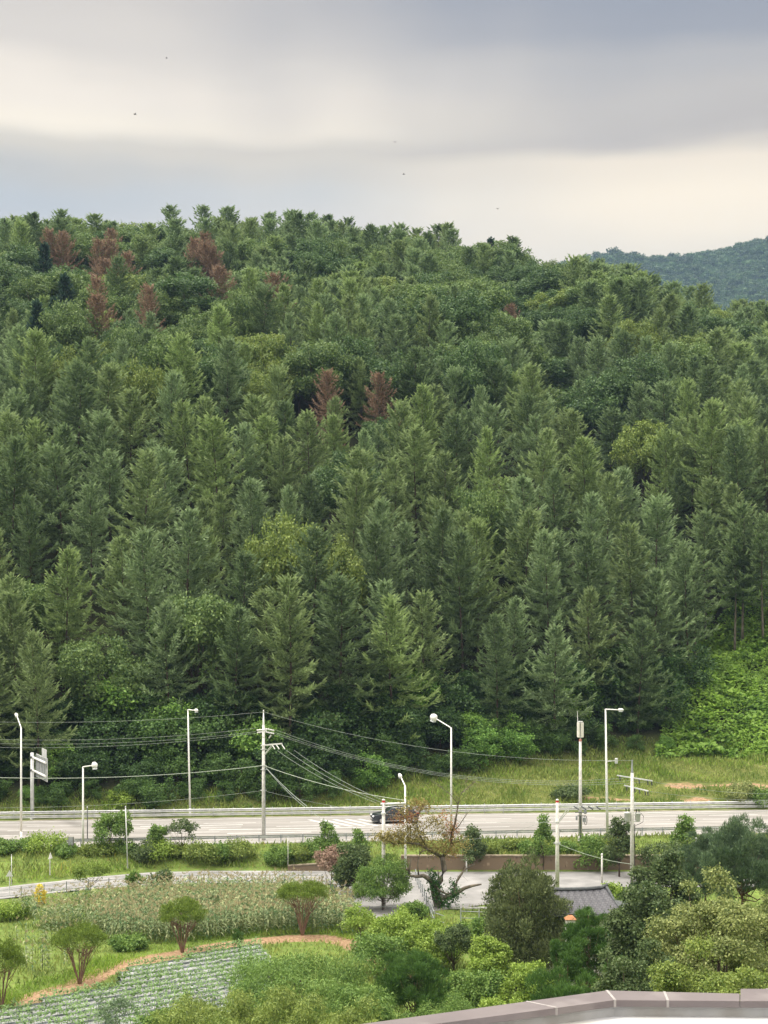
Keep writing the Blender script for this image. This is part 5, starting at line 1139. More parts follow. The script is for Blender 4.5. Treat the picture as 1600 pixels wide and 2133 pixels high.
leafblob([(800, 1742, 24, 12, -1, 2.4), (825, 1745, 26, 16, -.8, 2.6), (850, 1742, 28, 20, -.4, 2.8), (875, 1752, 26, 20, 0, 2.4), (905, 1765, 30, 16, .2, 2.2), (930, 1768, 28, 16, .5, 1.8), (955, 1758, 24, 18, .3, 1.5), (868, 1672, 26, 10, -.4, 1.1), (885, 1680, 20, 14, -.3, .8), (905, 1712, 22, 16, .1, 1.2), (840, 1690, 16, 16, -.7, .8), (860, 1720, 30, 20, -.4, 1.6), (925, 1735, 20, 22, .3, 1.1)], 'autumn', 'crown', .17, 300)
leafblob([(838, 1705, 24, 16, -.6, 1.6), (858, 1700, 22, 16, -.4, 1.4), (870, 1680, 16, 14, -.4, .7), (934, 1740, 14, 30, .4, 1.6), (945, 1725, 14, 26, .4, 1.2), (925, 1700, 16, 18, .3, 1.0), (942, 1775, 16, 14, .4, .8)], 'rust', 'rusty_foliage', .14, 190)
ivb = [(905, 1850, 14, 18, -.35, 2.5), (904, 1835, 14, 14, -.3, 2.), (912, 1870, 14, 18, -.4, 1.6), (940, 1872, 16, 16, -.9, 2.2), (925, 1888, 16, 14, -.5, 2.0), (945, 1845, 10, 16, -.5, 1.2), (900, 1820, 10, 14, -.2, 1.0), (950, 1860, 14, 12, -.9, 1.2)]
leafblob(ivb, 'ivy', 'ivy', .13, 200, .8)
# corn field
M['corn_leaf'] = leaf_mat('corn_blades', (.055, .13, .040), (.44, .46, .23), .3, .5)
M['tassel'] = leaf_mat('corn_tassels', (.30, .26, .14), (.48, .42, .25), .2, .8)
M['stalk'] = noise_mat('corn_stalk', (.10, .15, .05), (.20, .20, .09), 3, .7)
def corn(seed, lo=False):
    r = np.random.RandomState(seed); H = r.uniform(1.75, 2.15); out = []
    for k in range(10):
        a_ = k * pi + r.uniform(-.7, .7); z0 = H * (.14 + .075 * k); L = r.uniform(.5, .85) * (1 - abs(k - 5) * .06); n_ = 4; pts = []
        for i in range(n_ + 1):
            s_ = i / n_; pts.append((math.cos(a_) * L * s_ * .8, math.sin(a_) * L * s_ * .8, z0 + L * (.75 * s_ - 1.05 * s_ * s_)))
        pts = np.array(pts); sd_ = np.array([-math.sin(a_), math.cos(a_), 0]); wd = np.array([.5, 1, .9, .6, .08]) * .055
        Lf, Rt = pts - sd_ * wd[:, None], pts + sd_ * wd[:, None] + [0, 0, .02]
        V = np.stack([Lf[:-1], Rt[:-1], Rt[1:], Lf[1:]], 1).reshape(-1, 3); out.append((V, np.arange(n_ * 4).reshape(-1, 4), np.full(n_, np.clip(r.normal(.40 - k * .01, .25), 0, 1))))
    lv = cat_(out); m_ = 9; C = np.tile([0, 0, H - .12], (m_, 1)); V, F = leaves(C, np.stack([r.normal(0, .5, m_), r.normal(0, .5, m_), np.ones(m_) * .9], 1), r.normal(0, 1, (m_, 3)), r.uniform(.22, .36, m_), .032)
    return lv, (V, F, np.clip(r.normal(.5, .25, m_), 0, 1)), H
CORN = []
for i in range(4):
    lv, ts, H = corn(i); root = empty('corn_plant', (0, 0, 0)); link('corn_leaves', np_mesh('corn_leaves', lv[0], lv[1], M['corn_leaf'], lv[2]), root)
    mb = MB().tube([(0, 0, -.1), (0, 0, H * .95)], [.018, .01], 5); mb.build('stalk', M['stalk'], root); link('tassel', np_mesh('tassel', ts[0], ts[1], M['tassel'], ts[2]), root); CORN.append(root)
def inpoly(x, y, poly):
    c = False; n_ = len(poly); j = n_ - 1
    for i in range(n_):
        xi, yi, xj, yj = poly[i][0], poly[i][1], poly[j][0], poly[j][1]
        if (yi > y) != (yj > y) and x < (xj - xi) * (y - yi) / (yj - yi) + xi: c = not c
        j = i
    return c
CP = [tuple(P(a_, b_, -2))[:2] for a_, b_ in ((20, 1905), (140, 1893), (270, 1880), (400, 1866), (620, 1862), (700, 1880), (742, 1920), (738, 1952), (640, 1945), (560, 1950), (470, 1956), (330, 1968), (240, 1966), (150, 1945), (80, 1940))]
spots = []
y = 103.0
while y < 127:
    x = -33.0
    while x < 0:
        xx, yy = x + rg.uniform(-.1, .1), y + rg.uniform(-.08, .08)
        if inpoly(xx, yy, CP) and vnoise(np.array(xx), np.array(yy), 3, 5) > (-.32 if xx > -22 else -.05): spots.append((xx, yy))
        x += .36
    y += .62
LOWC = [tuple(P(a_, b_, -2))[:2] for a_, b_ in ((30, 1960), (130, 1955), (215, 1985), (150, 2010), (60, 2045), (25, 2010))]
for _ in range(70):
    xx, yy = rg.uniform(-27, -18), rg.uniform(97, 108)
    if inpoly(xx, yy, LOWC): spots.append((xx, yy))
spots.sort(key=lambda s_: s_[1]); print('CORN', len(spots))
def corn_where(xx, yy):
    px_ = CX + xx / yy * FX
    return ('left of the second umbrella pine' if px_ < 165 else 'between the second and third umbrella pines' if px_ < 380 else 'between the third and fourth umbrella pines' if px_ < 600 else 'right of the fourth umbrella pine'), px_
used2 = set(); CRN = {}
for i, (xx, yy) in enumerate(spots[:300]):
    pr = CORN[rg.randint(4)]; s = rg.uniform(.85, 1.1)
    if pr.name in used2: o_ = copy_thing(pr, (xx, yy, G(xx, yy)), rg.rand() * 6.28, s)
    else: used2.add(pr.name); o_ = pr; o_.location = (xx, yy, G(xx, yy)); o_.rotation_euler = (0, 0, rg.rand() * 6); o_.scale = (s,) * 3
    ri = round((yy - 103.0) / .62); CRN.setdefault(ri, []).append((xx, o_))
for i_, ri in enumerate(sorted(CRN)):
    for j_, (xx, o_) in enumerate(sorted(CRN[ri], key=lambda q: q[0])): tag(o_, f'tasselled corn plant, {ordw(j_ + 1)} from left in the {ordw(i_ + 1)} row from the front', 'corn plant', 'corn plants in the front rows of the corn field')
cs = [corn(20 + i) for i in range(4)]; L1 = []; L2 = []
def xform(Vv, xx, yy, zz, rz, s): co, si = math.cos(rz), math.sin(rz); return np.stack([(Vv[:, 0] * co - Vv[:, 1] * si) * s + xx, (Vv[:, 0] * si + Vv[:, 1] * co) * s + yy, Vv[:, 2] * s + zz], 1)
for i, (xx, yy) in enumerate(spots[300:]):
    lv, ts, H = cs[i % 4]; rz = rg.rand() * 6.28; s = rg.uniform(.85, 1.15); zz = G(xx, yy); dj = rg.normal(0, .12); L1.append((xform(lv[0], xx, yy, zz, rz, s), lv[1], np.clip(lv[2] + dj, 0, 1))); L2.append((xform(ts[0], xx, yy, zz, rz, s), ts[1], ts[2]))
V, F, v = cat_(L1); co_ = link('corn_field', np_mesh('corn_field', V, F, M['corn_leaf'], v)); tag(co_, 'dense corn with dry tan tassels filling the back of the field', 'corn', kind='stuff')
V, F, v = cat_(L2); to_ = link('tassels', np_mesh('tassels', V, F, M['tassel'], v), co_); tag(to_, kind='stuff')
# mulched vegetable rows
FP = [tuple(P(a_, b_, -2))[:2] for a_, b_ in ((85, 2087), (235, 2062), (250, 2025), (345, 2003), (450, 1984), (535, 1972), (560, 2000), (560, 2100), (450, 2180), (-80, 2180), (-60, 2125))]
ang = math.atan2(6.2, 9.4); dx_, dy_ = math.cos(ang), math.sin(ang); px0_, py0_ = FP[0]
M['film_dark'] = noise_mat('black_mulch_film', (.07, .085, .10), (.14, .16, .18), 3, .35, spec=.5)
M['film_pale'] = noise_mat('silver_mulch_film', (.34, .35, .36), (.52, .53, .54), 4, .4, spec=.5)
def veg(seed):
    r = np.random.RandomState(seed); m_ = 34; a_ = r.rand(m_) * 2 * pi; e = np.stack([np.cos(a_), np.sin(a_), r.uniform(-.1, .9, m_)], 1); C = e * r.uniform(.03, .2, m_)[:, None] + [0, 0, .13]
    return leaves(C, e, r.normal(0, .4, (m_, 3)) + [0, 0, 1], r.uniform(.1, .18, m_), .09) + (np.clip(r.normal(.5, .25, m_), 0, 1),)
VEG = []
for i in range(3):
    a_ = veg(i); root = empty('vegetable_plant', (0, 0, 0)); link('leaves', np_mesh('leaves', a_[0], a_[1], M['veg'] if 'veg' in M else M.setdefault('veg', leaf_mat('vegetable_leaves', (.10, .19, .06), (.24, .36, .13), .3)), a_[2]), root)
    MB().tube([(0, 0, -.02), (0, 0, .2)], .012, 5).build('stem', M['stalk'], root); VEG.append(root)
nrow = 0; vegs = []
for k in range(-22, 12):
    off = k * 1.02; t0 = None; runs = []
    for t_ in np.arange(-30, 40, .25):
        xx, yy = px0_ + dx_ * t_ - dy_ * off, py0_ + dy_ * t_ + dx_ * off; ins = inpoly(xx, yy, FP)
        if ins and t0 is None: t0 = t_
        if not ins and t0 is not None: runs.append((t0, t_)); t0 = None
    for (a_, b2) in runs:
        if b2 - a_ < 1.5: continue
        sx0, sy0 = px0_ + dx_ * a_ - dy_ * off, py0_ + dy_ * a_ + dx_ * off
        if CX + sx0 / sy0 * FX > 640: continue
        L = b2 - a_; root = empty('mulch_row', (sx0, sy0, -2), ang); pm_ = CX + (sx0 + dx_ * L / 2) / (sy0 + dy_ * L / 2) * FX
        n_ = max(3, int(L / .5)); rrw = [(L * i / n_, rg.uniform(-.03, .03), rg.uniform(-.015, .015)) for i in range(n_ + 1)]
        for nm, cols, mt in (('dark_film', ((-.22, .19), (0, .215), (.22, .19)), 'film_dark'), ('pale_film', ((-.36, .0), (-.31, .12), (-.23, .192)), 'film_pale'), ('soil_shoulder', ((.22, .192), (.30, .12), (.36, .0)), 'film_dark')):
            vs = []; fs = []
            for (s_, wy, wz) in rrw:
                for (cy_, cz_) in cols: vs.append((s_, cy_ + wy, cz_ + (wz if cz_ > .05 else 0)))
            for i in range(n_):
                for j in range(len(cols) - 1): q = i * 3 + j; fs.append((q, q + 3, q + 4, q + 1))
            mb = MB().add(vs, fs); mb.build(nm, M[mt], root, smooth=True)
        nrow += 1; root['_row'] = nrow; later(root, 'plastic mulched row', 'x', 'mulch row', sy0) if False else None
        ROWS_ = globals().setdefault('ROWL', []); ROWS_.append((CX + sx0 / sy0 * FX, HY + 25 * FX / sy0, off, root))
        for t_ in np.arange(a_ + .2, b2 - .1, .42):
            xx, yy = px0_ + dx_ * t_ - dy_ * off + rg.uniform(-.06, .06), py0_ + dy_ * t_ + dx_ * off + rg.uniform(-.06, .06)
            if rg.rand() < .93: vegs.append((xx, yy, off))
ROWL.sort(key=lambda q: -q[2]); OW = ['first', 'second', 'third', 'fourth', 'fifth', 'sixth', 'seventh', 'eighth', 'ninth', 'tenth', 'eleventh', 'twelfth', 'thirteenth', 'fourteenth', 'fifteenth', 'sixteenth', 'seventeenth', 'eighteenth', 'nineteenth', 'twentieth', 'twenty-first', 'twenty-second', 'twenty-third', 'twenty-fourth', 'twenty-fifth', 'twenty-sixth']
for i, (a_, b2, off, root) in enumerate(ROWL):
    del root['_row']; tag(root, f'{OW[min(i, 25)]} film covered planting row counted from the corn side', 'mulch row', 'plastic film covered rows of the vegetable field')
def vis(xx, yy):
    px_ = CX + xx / yy * FX; py_ = HY + 25 * FX / yy; return px_ > -30 and py_ < 2150 and px_ < 600
vegs = [q for q in vegs if vis(q[0], q[1])]; vegs.sort(key=lambda q: q[1]); print('ROWS', nrow, 'VEG', len(vegs)); used3 = set(); VG = {}
for i, (xx, yy, off) in enumerate(vegs[:300]):
    pr = VEG[rg.randint(3)]; s = rg.uniform(.9, 1.5); loc = (xx, yy, -1.8)
    if pr.name in used3: o_ = copy_thing(pr, loc, rg.rand() * 6.28, s)
    else: used3.add(pr.name); o_ = pr; o_.location = loc; o_.scale = (s,) * 3
    ri = [j for j, q in enumerate(ROWL) if abs(q[2] - off) < .01][0]; VG.setdefault(ri, []).append((xx, o_))
for ri in VG:
    for j_, (xx, o_) in enumerate(sorted(VG[ri], key=lambda q: q[0])): tag(o_, f'young leafy vegetable, {ordw(j_ + 1)} from left in the {ordw(ri + 1)} mulched row from the corn', 'vegetable plant', 'young vegetables in the nearer film covered rows')
if vegs[300:]:
    va = [veg(10 + i) for i in range(3)]; L1 = []
    for i, (xx, yy, off) in enumerate(vegs[300:]): a_ = va[i % 3]; L1.append((xform(a_[0], xx, yy, -1.8, rg.rand() * 6.28, rg.uniform(.9, 1.5)), a_[1], a_[2]))
    V, F, v = cat_(L1); tag(link('far_vegetables', np_mesh('far_vegetables', V, F, M['veg'], v)), 'young vegetables growing in the farther film covered rows', 'vegetables', kind='stuff')
# grass, weeds, kudzu
M['grass_lime'] = leaf_mat('lush_grass', (.14, .25, .03), (.34, .48, .08), .35, .6)
M['weeds'] = leaf_mat('mixed_weeds', (.09, .145, .032), (.32, .37, .10), .3, .7)
M['dry_weeds'] = leaf_mat('dry_meadow_grass', (.11, .19, .03), (.33, .38, .11), .3, .8)
M['kudzu'] = leaf_mat('kudzu_leaves', (.08, .17, .022), (.28, .44, .07), .35, .5)
M['goldweed'] = leaf_mat('golden_weeds', (.30, .26, .05), (.55, .45, .10), .3, .7)
def scatter(name, n_, xr_, yr_, test, mat, L, Wd, label, cat, up_=1.0, spread=.45, clumpy=4.0, thr=-.5, zoff=0.0, normal_up=False, L2=None, bump=0):
    X = rg.uniform(xr_[0], xr_[1], n_); Y = rg.uniform(yr_[0], yr_[1], n_); ok = test(X, Y) & (vnoise(X, Y, clumpy, 31) + vnoise(X, Y, clumpy * .35, 32) * .7 > thr); X, Y = X[ok], Y[ok]; m_ = len(X)
    Z = ground(X, Y) + zoff + (bump * np.clip(vnoise(X, Y, 2.2, 41) + vnoise(X, Y, .9, 42) * .6 + .5, 0, 2) * rg.uniform(.2, 1, m_) if bump else 0)
    C = np.stack([X, Y, Z], 1); D = np.stack([rg.normal(0, spread, m_), rg.normal(0, spread, m_), np.full(m_, up_)], 1)
    Nn = rg.normal(0, .5, (m_, 3)) + ([0, -.4, 1] if normal_up else [0, 0, 0]); hgt = (1 + vnoise(X, Y, 2.5, 33)) * rg.uniform(.6, 1.3, m_)
    V, F = leaves(C, D, Nn, L * hgt, Wd * hgt, .4); v = np.clip(rg.normal(.5, .25, m_) + vnoise(X, Y, 3, 34) * .7, 0, 1)
    print(name, m_); return tag(link(name, np_mesh(name, V, F, M[mat], v)), label, cat, kind='stuff')
def bpx(X, Y, z=-2): return CX + X / Y * FX, HY - (z - CZ) / Y * FX
def bank_ok(X, Y): return (Y > ylf(X) + .55) & (Y < yn(X) - 1.1)
scatter('bank_grass', 60000, (-48, 50), (118, 145), bank_ok, 'weeds', .45, .09, 'weedy grass covering the bank between highway and local road', 'grass')
scatter('bank_lush_grass', 14000, (-48, -8), (118, 138), lambda X, Y: bank_ok(X, Y) & (Y < ylf(X) + 3.2), 'grass_lime', .38, .08, 'lush low grass at the foot of the bank by the local road at left', 'grass', thr=-.1)
scatter('bank_golden_weeds', 5000, (-48, 50), (118, 145), bank_ok, 'goldweed', .5, .06, 'tall golden weeds dotted over the bank', 'weeds', thr=.12)
def mead_ok(X, Y): return (Y > yf(X) + 1.6) & (Y < yb(X) + 3)
SO = [(PD(a_, b_, 165 if b_ < 1640 else 160), r_) for a_, b_, r_ in ((1432, 1622, 2.6), (1560, 1622, 2.6), (1452, 1650, 1.8), (1232, 1662, 1.5), (1290, 1660, 1.3), (1500, 1618, 1.2))]
def not_soil(X, Y):
    ok = np.ones(len(X), bool)
    for c, r_ in SO: ok &= np.hypot((X - c.x) / 1.6, (Y - c.y)) > r_ * .8
    return ok
scatter('meadow_grass', 100000, (-60, 62), (148, 186), lambda X, Y: mead_ok(X, Y) & not_soil(X, Y), 'dry_weeds', .55, .12, 'rough meadow grass on the slope behind the far guardrail', 'grass')
scatter('meadow_lush_grass', 40000, (-60, 62), (148, 186), lambda X, Y: mead_ok(X, Y) & not_soil(X, Y), 'grass_lime', .5, .12, 'brighter green patches of weeds in the meadow behind the far guardrail', 'grass', thr=-.02, clumpy=7)
def kud_ok(X, Y):
    z = ground(X, Y); px_ = CX + X / Y * FX; py_ = HY - (z - CZ) / Y * FX; return (Y > yb(X) - 2) & (px_ > 1330) & (Y < 215) & ((px_ - 1400) > (1565 - py_) * .28 - 30)
scatter('kudzu', 150000, (26, 66), (166, 215), kud_ok, 'kudzu', .42, .36, 'bright green kudzu blanket over the slope at the right edge', 'climbing vines', up_=.25, spread=.8, normal_up=True, bump=2.2)
def fieldgrass(X, Y):
    px_, py_ = bpx(X, Y); d = dist_poly(X, Y, [P(a_, b_ - 17, -2) for a_, b_ in SOIL_PX if a_ < 760]); return (d < 1.25)
scatter('field_edge_grass', 60000, (-36, 2), (88, 112), fieldgrass, 'grass_lime', .32, .06, 'bright lime grass strip between the corn and the red soil berm', 'grass')
def rest_ok(X, Y):
    px_, py_ = bpx(X, Y); ok = (Y < yln(X) - .5); a_ = np.array([not inpoly(x_, y_, FP) for x_, y_ in zip(X, Y)]); s_ = dist_poly(X, Y, SOIL) > 1.1; return ok & a_ & s_
scatter('field_weeds', 60000, (-42, 30), (66, 126), rest_ok, 'weeds', .38, .08, 'low weeds covering the garden ground around field and bushes', 'weeds')
scatter('soil_weeds', 2500, (-36, 2), (84, 112), lambda X, Y: dist_poly(X, Y, SOIL) < 1.4, 'grass_lime', .16, .05, 'sparse weeds on the red soil berm', 'weeds', thr=.0)
T('bush', 80, 270, 1956, 34, 104.5, 'green', 'dark leaved low bush at the front edge of the corn', 'bush', base=.0, ncl=24, per=140, leaf=.2, clump=.32, vert=.8)
T('small_conifer', 81, 497, 1938, 10, 106, 'pine', 'tiny round conifer on the red soil berm between the pines', 'small conifer', base=.0, ncl=14, per=90, leaf=.16, clump=.4, wfac=.2, spike=.9)
T('bush', 82, 20, 1880, 30, 114, 'lime', 'light green clump at the left edge beside the corn', 'bush', base=.0, ncl=18, per=140, leaf=.2, clump=.36)
# ------------------------------------------------------------------ small house with dark tiled roof
m, t, o = new_mat('roof_tiles'); n = t.nodes.new; l = t.links.new
b = n('ShaderNodeBsdfPrincipled'); b.inputs['Roughness'].default_value = .55; c = n('ShaderNodeTexCoord')
br = n('ShaderNodeTexBrick'); br.inputs['Scale'].default_value = 1; br.inputs['Brick Width'].default_value = .24; br.inputs['Row Height'].default_value = .22; br.inputs['Mortar Size'].default_value = .018
br.inputs['Color1'].default_value = (.055, .056, .065, 1); br.inputs['Color2'].default_value = (.08, .08, .092, 1); br.inputs['Mortar'].default_value = (.02, .02, .024, 1); l(c.outputs['Object'], br.inputs['Vector'])
l(br.outputs['Color'], b.inputs['Base Color']); l(b.outputs[0], o.inputs[0]); M['tiles'] = m
M['plaster'] = noise_mat('white_plaster', (.68, .65, .60), (.78, .76, .72), 2, .8)
h0 = empty('house', (12.0, 98.8, -2.0), .06); tag(h0, 'small white walled house with dark grey tiled roof right of the juniper', 'house')
mb = MB(); mb.box((0, 0, 2.0), (5.2, 3.6, 4.0)); mb.build('wall', M['plaster'], h0)
ex_, ez, rz_ = 2.45, 4.2, 5.25
rf = MB()
# pitched roof with curved ridge ends; tile courses stepped along the slope
def slope(sgn):
    nr, nc = 14, 26; vs = []; fs = []
    for i in range(nr + 1):
        f = i / nr; wx = 2.75 + .55 * f
        for j in range(nc + 1):
            u = -1 + 2 * j / nc; cur = .16 * abs(u) ** 6
            vs.append((u * wx, sgn * f * ex_ * 1.05, rz_ - f * (rz_ - ez) * (1.12 - .12 * f) + cur + .045 * (j % 2) + (.0)))
    for i in range(nr):
        for j in range(nc): a_ = i * (nc + 1) + j; q = (a_, a_ + 1, a_ + nc + 2, a_ + nc + 1); fs.append(q if sgn > 0 else q[::-1])
    return vs, fs
for sg in (-1, 1):
    vs, fs = slope(sg); rf.add(vs, fs); k0 = len(vs); rf.add([(x, y_, z - .14) for x, y_, z in vs], [f[::-1] for f in fs])
ro = rf.build('roof', M['tiles'], h0)
mb = MB(); pts = [(-3.05, 0, rz_ + .34), (-2.7, 0, rz_ + .16), (-1.5, 0, rz_ + .08), (0, 0, rz_ + .06), (1.5, 0, rz_ + .08), (2.5, 0, rz_ + .16), (2.9, 0, rz_ + .36)]; mb.tube(pts, [.11, .13, .13, .13, .13, .13, .1], 8); mb.build('ridge', M['dark_metal'], ro)
for sx_ in (-1, 1):
    for sg in (-1, 1):
        mb = MB(); mb.tube([(sx_ * 2.78, 0, rz_ + .22), (sx_ * 3.02, sg * ex_ * .5, rz_ - .38), (sx_ * 3.32, sg * ex_ * 1.06, ez + .12)], [.11, .10, .12], 8); mb.build('verge', M['dark_metal'], ro)
for sg in (-1, 1):
    mb = MB(); mb.tube([(-3.3, sg * ex_ * 1.08, ez - .08), (3.3, sg * ex_ * 1.08, ez - .08)], .07, 8); mb.build('gutter', M['dark_metal'], ro)
mb = MB(); mb.box((1.2, -1.82, 2.2), (1.1, .08, 1.1)); w_ = mb.build('window', M['dark_metal'], h0)
mb = MB(); mb.box((1.2, -1.87, 2.2), (.95, .03, .95)); mb.build('pane', M['grey_metal'], w_)
mb = MB(); mb.lathe((-1.2, -2.35, ez - .1), [(.09, 0), (.09, .55), (.14, .56), (.14, .66), (.03, .8)], 10); mb.build('vent_pipe', M['black_rubber'], h0)
# low annex roof behind
ab_ = empty('shed', (16.6, 101.5, -2)); tag(ab_, 'low dark shed roof edge right of the tiled house', 'shed')
mb = MB(); mb.box((0, 0, 1.55), (2.6, 2.2, 3.1)); mb.build('wall', M['plaster'], ab_)
mb = MB(); mb.add([(-1.6, -1.5, 3.25), (1.7, -1.5, 3.2), (1.7, 1.4, 3.6), (-1.6, 1.4, 3.65), (-1.6, -1.5, 3.35), (1.7, -1.5, 3.3), (1.7, 1.4, 3.7), (-1.6, 1.4, 3.75)], [(0, 3, 2, 1), (4, 5, 6, 7), (0, 1, 5, 4), (1, 2, 6, 5), (2, 3, 7, 6), (3, 0, 4, 7)]); mb.build('roof', M['dark_metal'], ab_)
# white gate pillar with an orange tile cap
g0 = PD(1188, 1938, 93); gp = empty('gate_pillar', (g0.x, g0.y, -2)); tag(gp, 'cream gate pillar with an orange tile cap below the tiled roof', 'gate pillar'); hh = PD(1188, 1914, 93).z + 2
mb = MB(); mb.box((0, 0, hh / 2), (.55, .5, hh)); mb.build('pillar', M['plaster'], gp)
M['orange'] = noise_mat('orange_tiles', (.30, .13, .06), (.42, .21, .10), 5, .8)
mb = MB(); mb.add([(-.36, -.33, hh), (.36, -.33, hh), (.36, .33, hh), (-.36, .33, hh), (-.12, 0, hh + .24), (.12, 0, hh + .24)], [(0, 3, 2, 1), (0, 1, 5, 4), (2, 3, 4, 5), (1, 2, 5), (3, 0, 4)]); mb.build('cap', M['orange'], gp)
# ------------------------------------------------------------------ building with parapet in the foreground
TOPZ = CZ - 5.5
def pz(px_, py_): return P(px_, py_, TOPZ)
outer = [pz(690, 2141.5), pz(1264, 2063), pz(1541, 2069.5), pz(1542, 2059.5), pz(1760, 2062)]
inner = [pz(800, 2147), pz(1281, 2083), pz(1541, 2085), pz(1600, 2085.3), pz(1760, 2086.2)]
# extend both beyond the frame
o0 = outer[0] + (outer[0] - outer[1]) * 1.2; i0 = inner[0] + (inner[0] - inner[1]) * 1.2; o9 = outer[4] + Vector((4, 0, 0)); i9 = inner[4] + Vector((4, 0, 0))
M['coping'] = noise_mat('brown_metal_coping', (.145, .125, .128), (.172, .150, .152), 1.2, .45, metal=.15, cC=(.20, .178, .178), scale2=1.6, detail=9)
M['sealant'] = noise_mat('joint_sealant', (.26, .245, .24), (.34, .32, .31), 8, .7)
M['wall_white'] = noise_mat('stained_white_render', (.34, .345, .35), (.42, .425, .43), 3, .8, cC=(.30, .295, .28), scale2=1.2)
M['roof_white'] = noise_mat('white_roof_membrane', (.40, .41, .43), (.50, .51, .53), 1.5, .7, cC=(.40, .395, .38), scale2=.8)
B0 = empty('building', (6, 17.5, -2)); tag(B0, 'white building with brown metal parapet coping in the bottom right corner', 'building'); BO = Vector((6, 17.5, -2))
def prism(poly, z0, z1, name, mat, parent=B0, bevel=0):
    n_ = len(poly); vs = [(p_.x - BO.x, p_.y - BO.y, z0 - BO.z) for p_ in poly] + [(p_.x - BO.x, p_.y - BO.y, z1 - BO.z) for p_ in poly]
    mb = MB().add(vs, [tuple(range(n_))[::-1], tuple(range(n_, 2 * n_))] + [(i, (i + 1) % n_, (i + 1) % n_ + n_, i + n_) for i in range(n_)]); return mb.build(name, mat, parent, bevel=bevel)
# coping lengths, each its own part, butted at sealed joints
jo = [o0, outer[0], outer[1], outer[2]]; 
def seg(a_, b2, c_, d_, name='coping'):  # a,b outer; d,c inner
    return prism([a_, d_, c_, b2], TOPZ - .095, TOPZ, name, M['coping'], bevel=.006)
def lerp2(a_, b2, f): return a_ + (b2 - a_) * f
fo = (pz(1096, 2086).x - outer[0].x) / (outer[1].x - outer[0].x)
g1 = lerp2(outer[0], outer[1], fo); g2 = lerp2(inner[0], inner[1], fo + .045)
e_ = .006
seg(o0, g1, g2, i0); seg(lerp2(g1, outer[1], .01), outer[1], inner[1], lerp2(g2, inner[1], .01))
f2 = (pz(1384, 2066).x - outer[1].x) / (outer[2].x - outer[1].x); h1 = lerp2(outer[1], outer[2], f2); h2 = lerp2(inner[1], inner[2], f2 - .01)
seg(lerp2(outer[1], h1, .01), lerp2(outer[1], h1, .99), lerp2(inner[1], h2, .99), lerp2(inner[1], h2, .01)); seg(lerp2(h1, outer[2], .01), outer[2], inner[2], lerp2(h2, inner[2], .01))
seg(outer[3] + Vector((.006, 0, 0)), o9, i9, inner[2] + Vector((.006, 0, 0)))
for (a_, b2, w_) in ((g1, g2, .034), (outer[1], inner[1], .034), (h1, h2, .034), (outer[3] + Vector((.35, -.02, 0)), lerp2(outer[3], inner[3], .45) + Vector((.9, 0, 0)), .03)):
    mb = MB(); d = (b2 - a_).normalized(); mb.bar(a_ - BO + Vector((0, 0, .001)) + d * .003, b2 - BO + Vector((0, 0, .001)) - d * .0, w_, .008); mb.build('sealed_joint', M['sealant'], B0)
    if w_ > .031: mb = MB(); mb.box((b2.x - BO.x, b2.y - BO.y - .003, TOPZ - .05 - BO.z), (w_, .008, .1)); mb.build('sealed_joint', M['sealant'], B0)
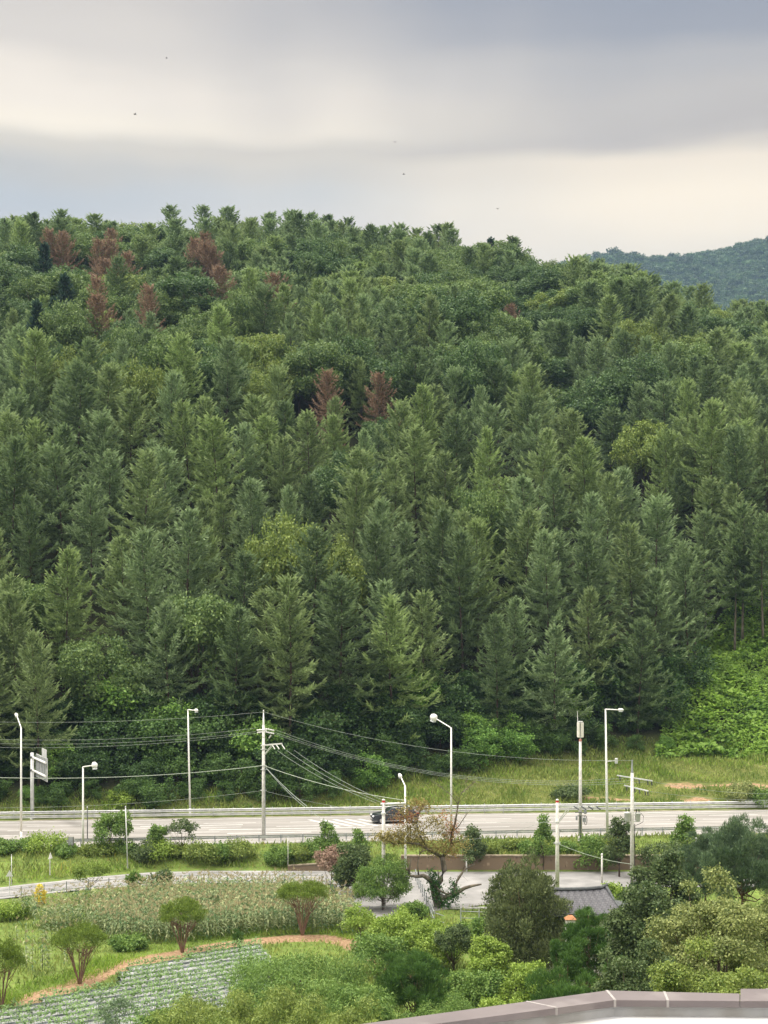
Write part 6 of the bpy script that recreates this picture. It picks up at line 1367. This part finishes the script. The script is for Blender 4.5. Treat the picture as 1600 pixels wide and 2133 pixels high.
# parapet wall below the coping (set in a little)
def inset(p_, dy): return Vector((p_.x, p_.y + dy, p_.z))
wo = [inset(p_, -.06) for p_ in (o0, outer[1], outer[2], outer[3] + Vector((.05, 0, 0)), o9)]; wi = [inset(p_, .06) for p_ in (i0, inner[1], inner[2], i9)]
prism(wi + wo[::-1] if False else wi + [wo[4], wo[3], wo[2], wo[1], wo[0]], TOPZ - 1.2, TOPZ - .098, 'parapet_wall', M['wall_white'])
FL = TOPZ - .235
prism([Vector((i0.x, i0.y + .1, 0)), Vector((i0.x, 9.5, 0)), Vector((i9.x, 9.5, 0)), Vector((i9.x, i9.y + .1, 0)), Vector((inner[1].x, inner[1].y + .1, 0))][::1], FL - .3, FL, 'roof_deck', M['roof_white'])
prism([Vector((o0.x, o0.y - .05, 0)), Vector((o0.x, 9.3, 0)), Vector((o9.x, 9.3, 0)), Vector((o9.x, o9.y - .3, 0)), Vector((outer[1].x, outer[1].y - .12, 0))], -2.2, FL - .31, 'wall', M['wall_white'])
# windows on the garden facade (seen from other standpoints)
for zz_ in (1.0, 4.4, 7.8, 11.2):
    for k in range(3):
        mb = MB(); xw = 5.0 + k * 2.6; mb.box((xw - BO.x, outer[1].y - .02 - BO.y, zz_ + .7 - BO.z), (1.5, .14, 1.3)); w_ = mb.build('window', M['dark_metal'], B0)
        mb = MB(); mb.box((xw - BO.x, outer[1].y + .06 - BO.y, zz_ + .7 - BO.z), (1.35, .03, 1.15)); mb.build('pane', M['grey_metal'], w_)
# pine litter lying in the gutter corner
nl_ = 240; C = np.stack([rg.normal(3.35, .14, nl_), rg.normal(0, .02, nl_), np.full(nl_, FL + .01)], 1); C[:, 1] += pz(1300, 2110).y - .5
C[:, 1] = np.minimum(C[:, 1], inner[1].y - .03); V, F = leaves(C, np.stack([rg.normal(0, 1, nl_), rg.normal(0, 1, nl_), np.abs(rg.normal(0, .1, nl_))], 1), np.tile([0, 0, 1.], (nl_, 1)), .05, .008)
tag(link('leaf_litter', np_mesh('leaf_litter', V, F, M['rust'], np.full(nl_, .2))), 'small heap of brown litter on the white roof by the parapet corner', 'leaf litter', kind='stuff')
finish_labels()
# ------------------------------------------------------------------ haze
hz = MB(); hz.box((0, 1600, 330), (5200, 3700, 668)); ho = hz.build('haze', None)
hm = bpy.data.materials.new('haze_air'); hm.use_nodes = True; ht = hm.node_tree; ht.nodes.clear()
pv = ht.nodes.new('ShaderNodeVolumePrincipled'); pv.inputs['Color'].default_value = (.44, .64, .98, 1); pv.inputs['Density'].default_value = .000095; pv.inputs['Anisotropy'].default_value = .0
oo = ht.nodes.new('ShaderNodeOutputMaterial'); ht.links.new(pv.outputs[0], oo.inputs['Volume']); ho.data.materials.append(hm)
tag(ho, 'thin bluish haze in the air over the valley', 'haze', kind='stuff')
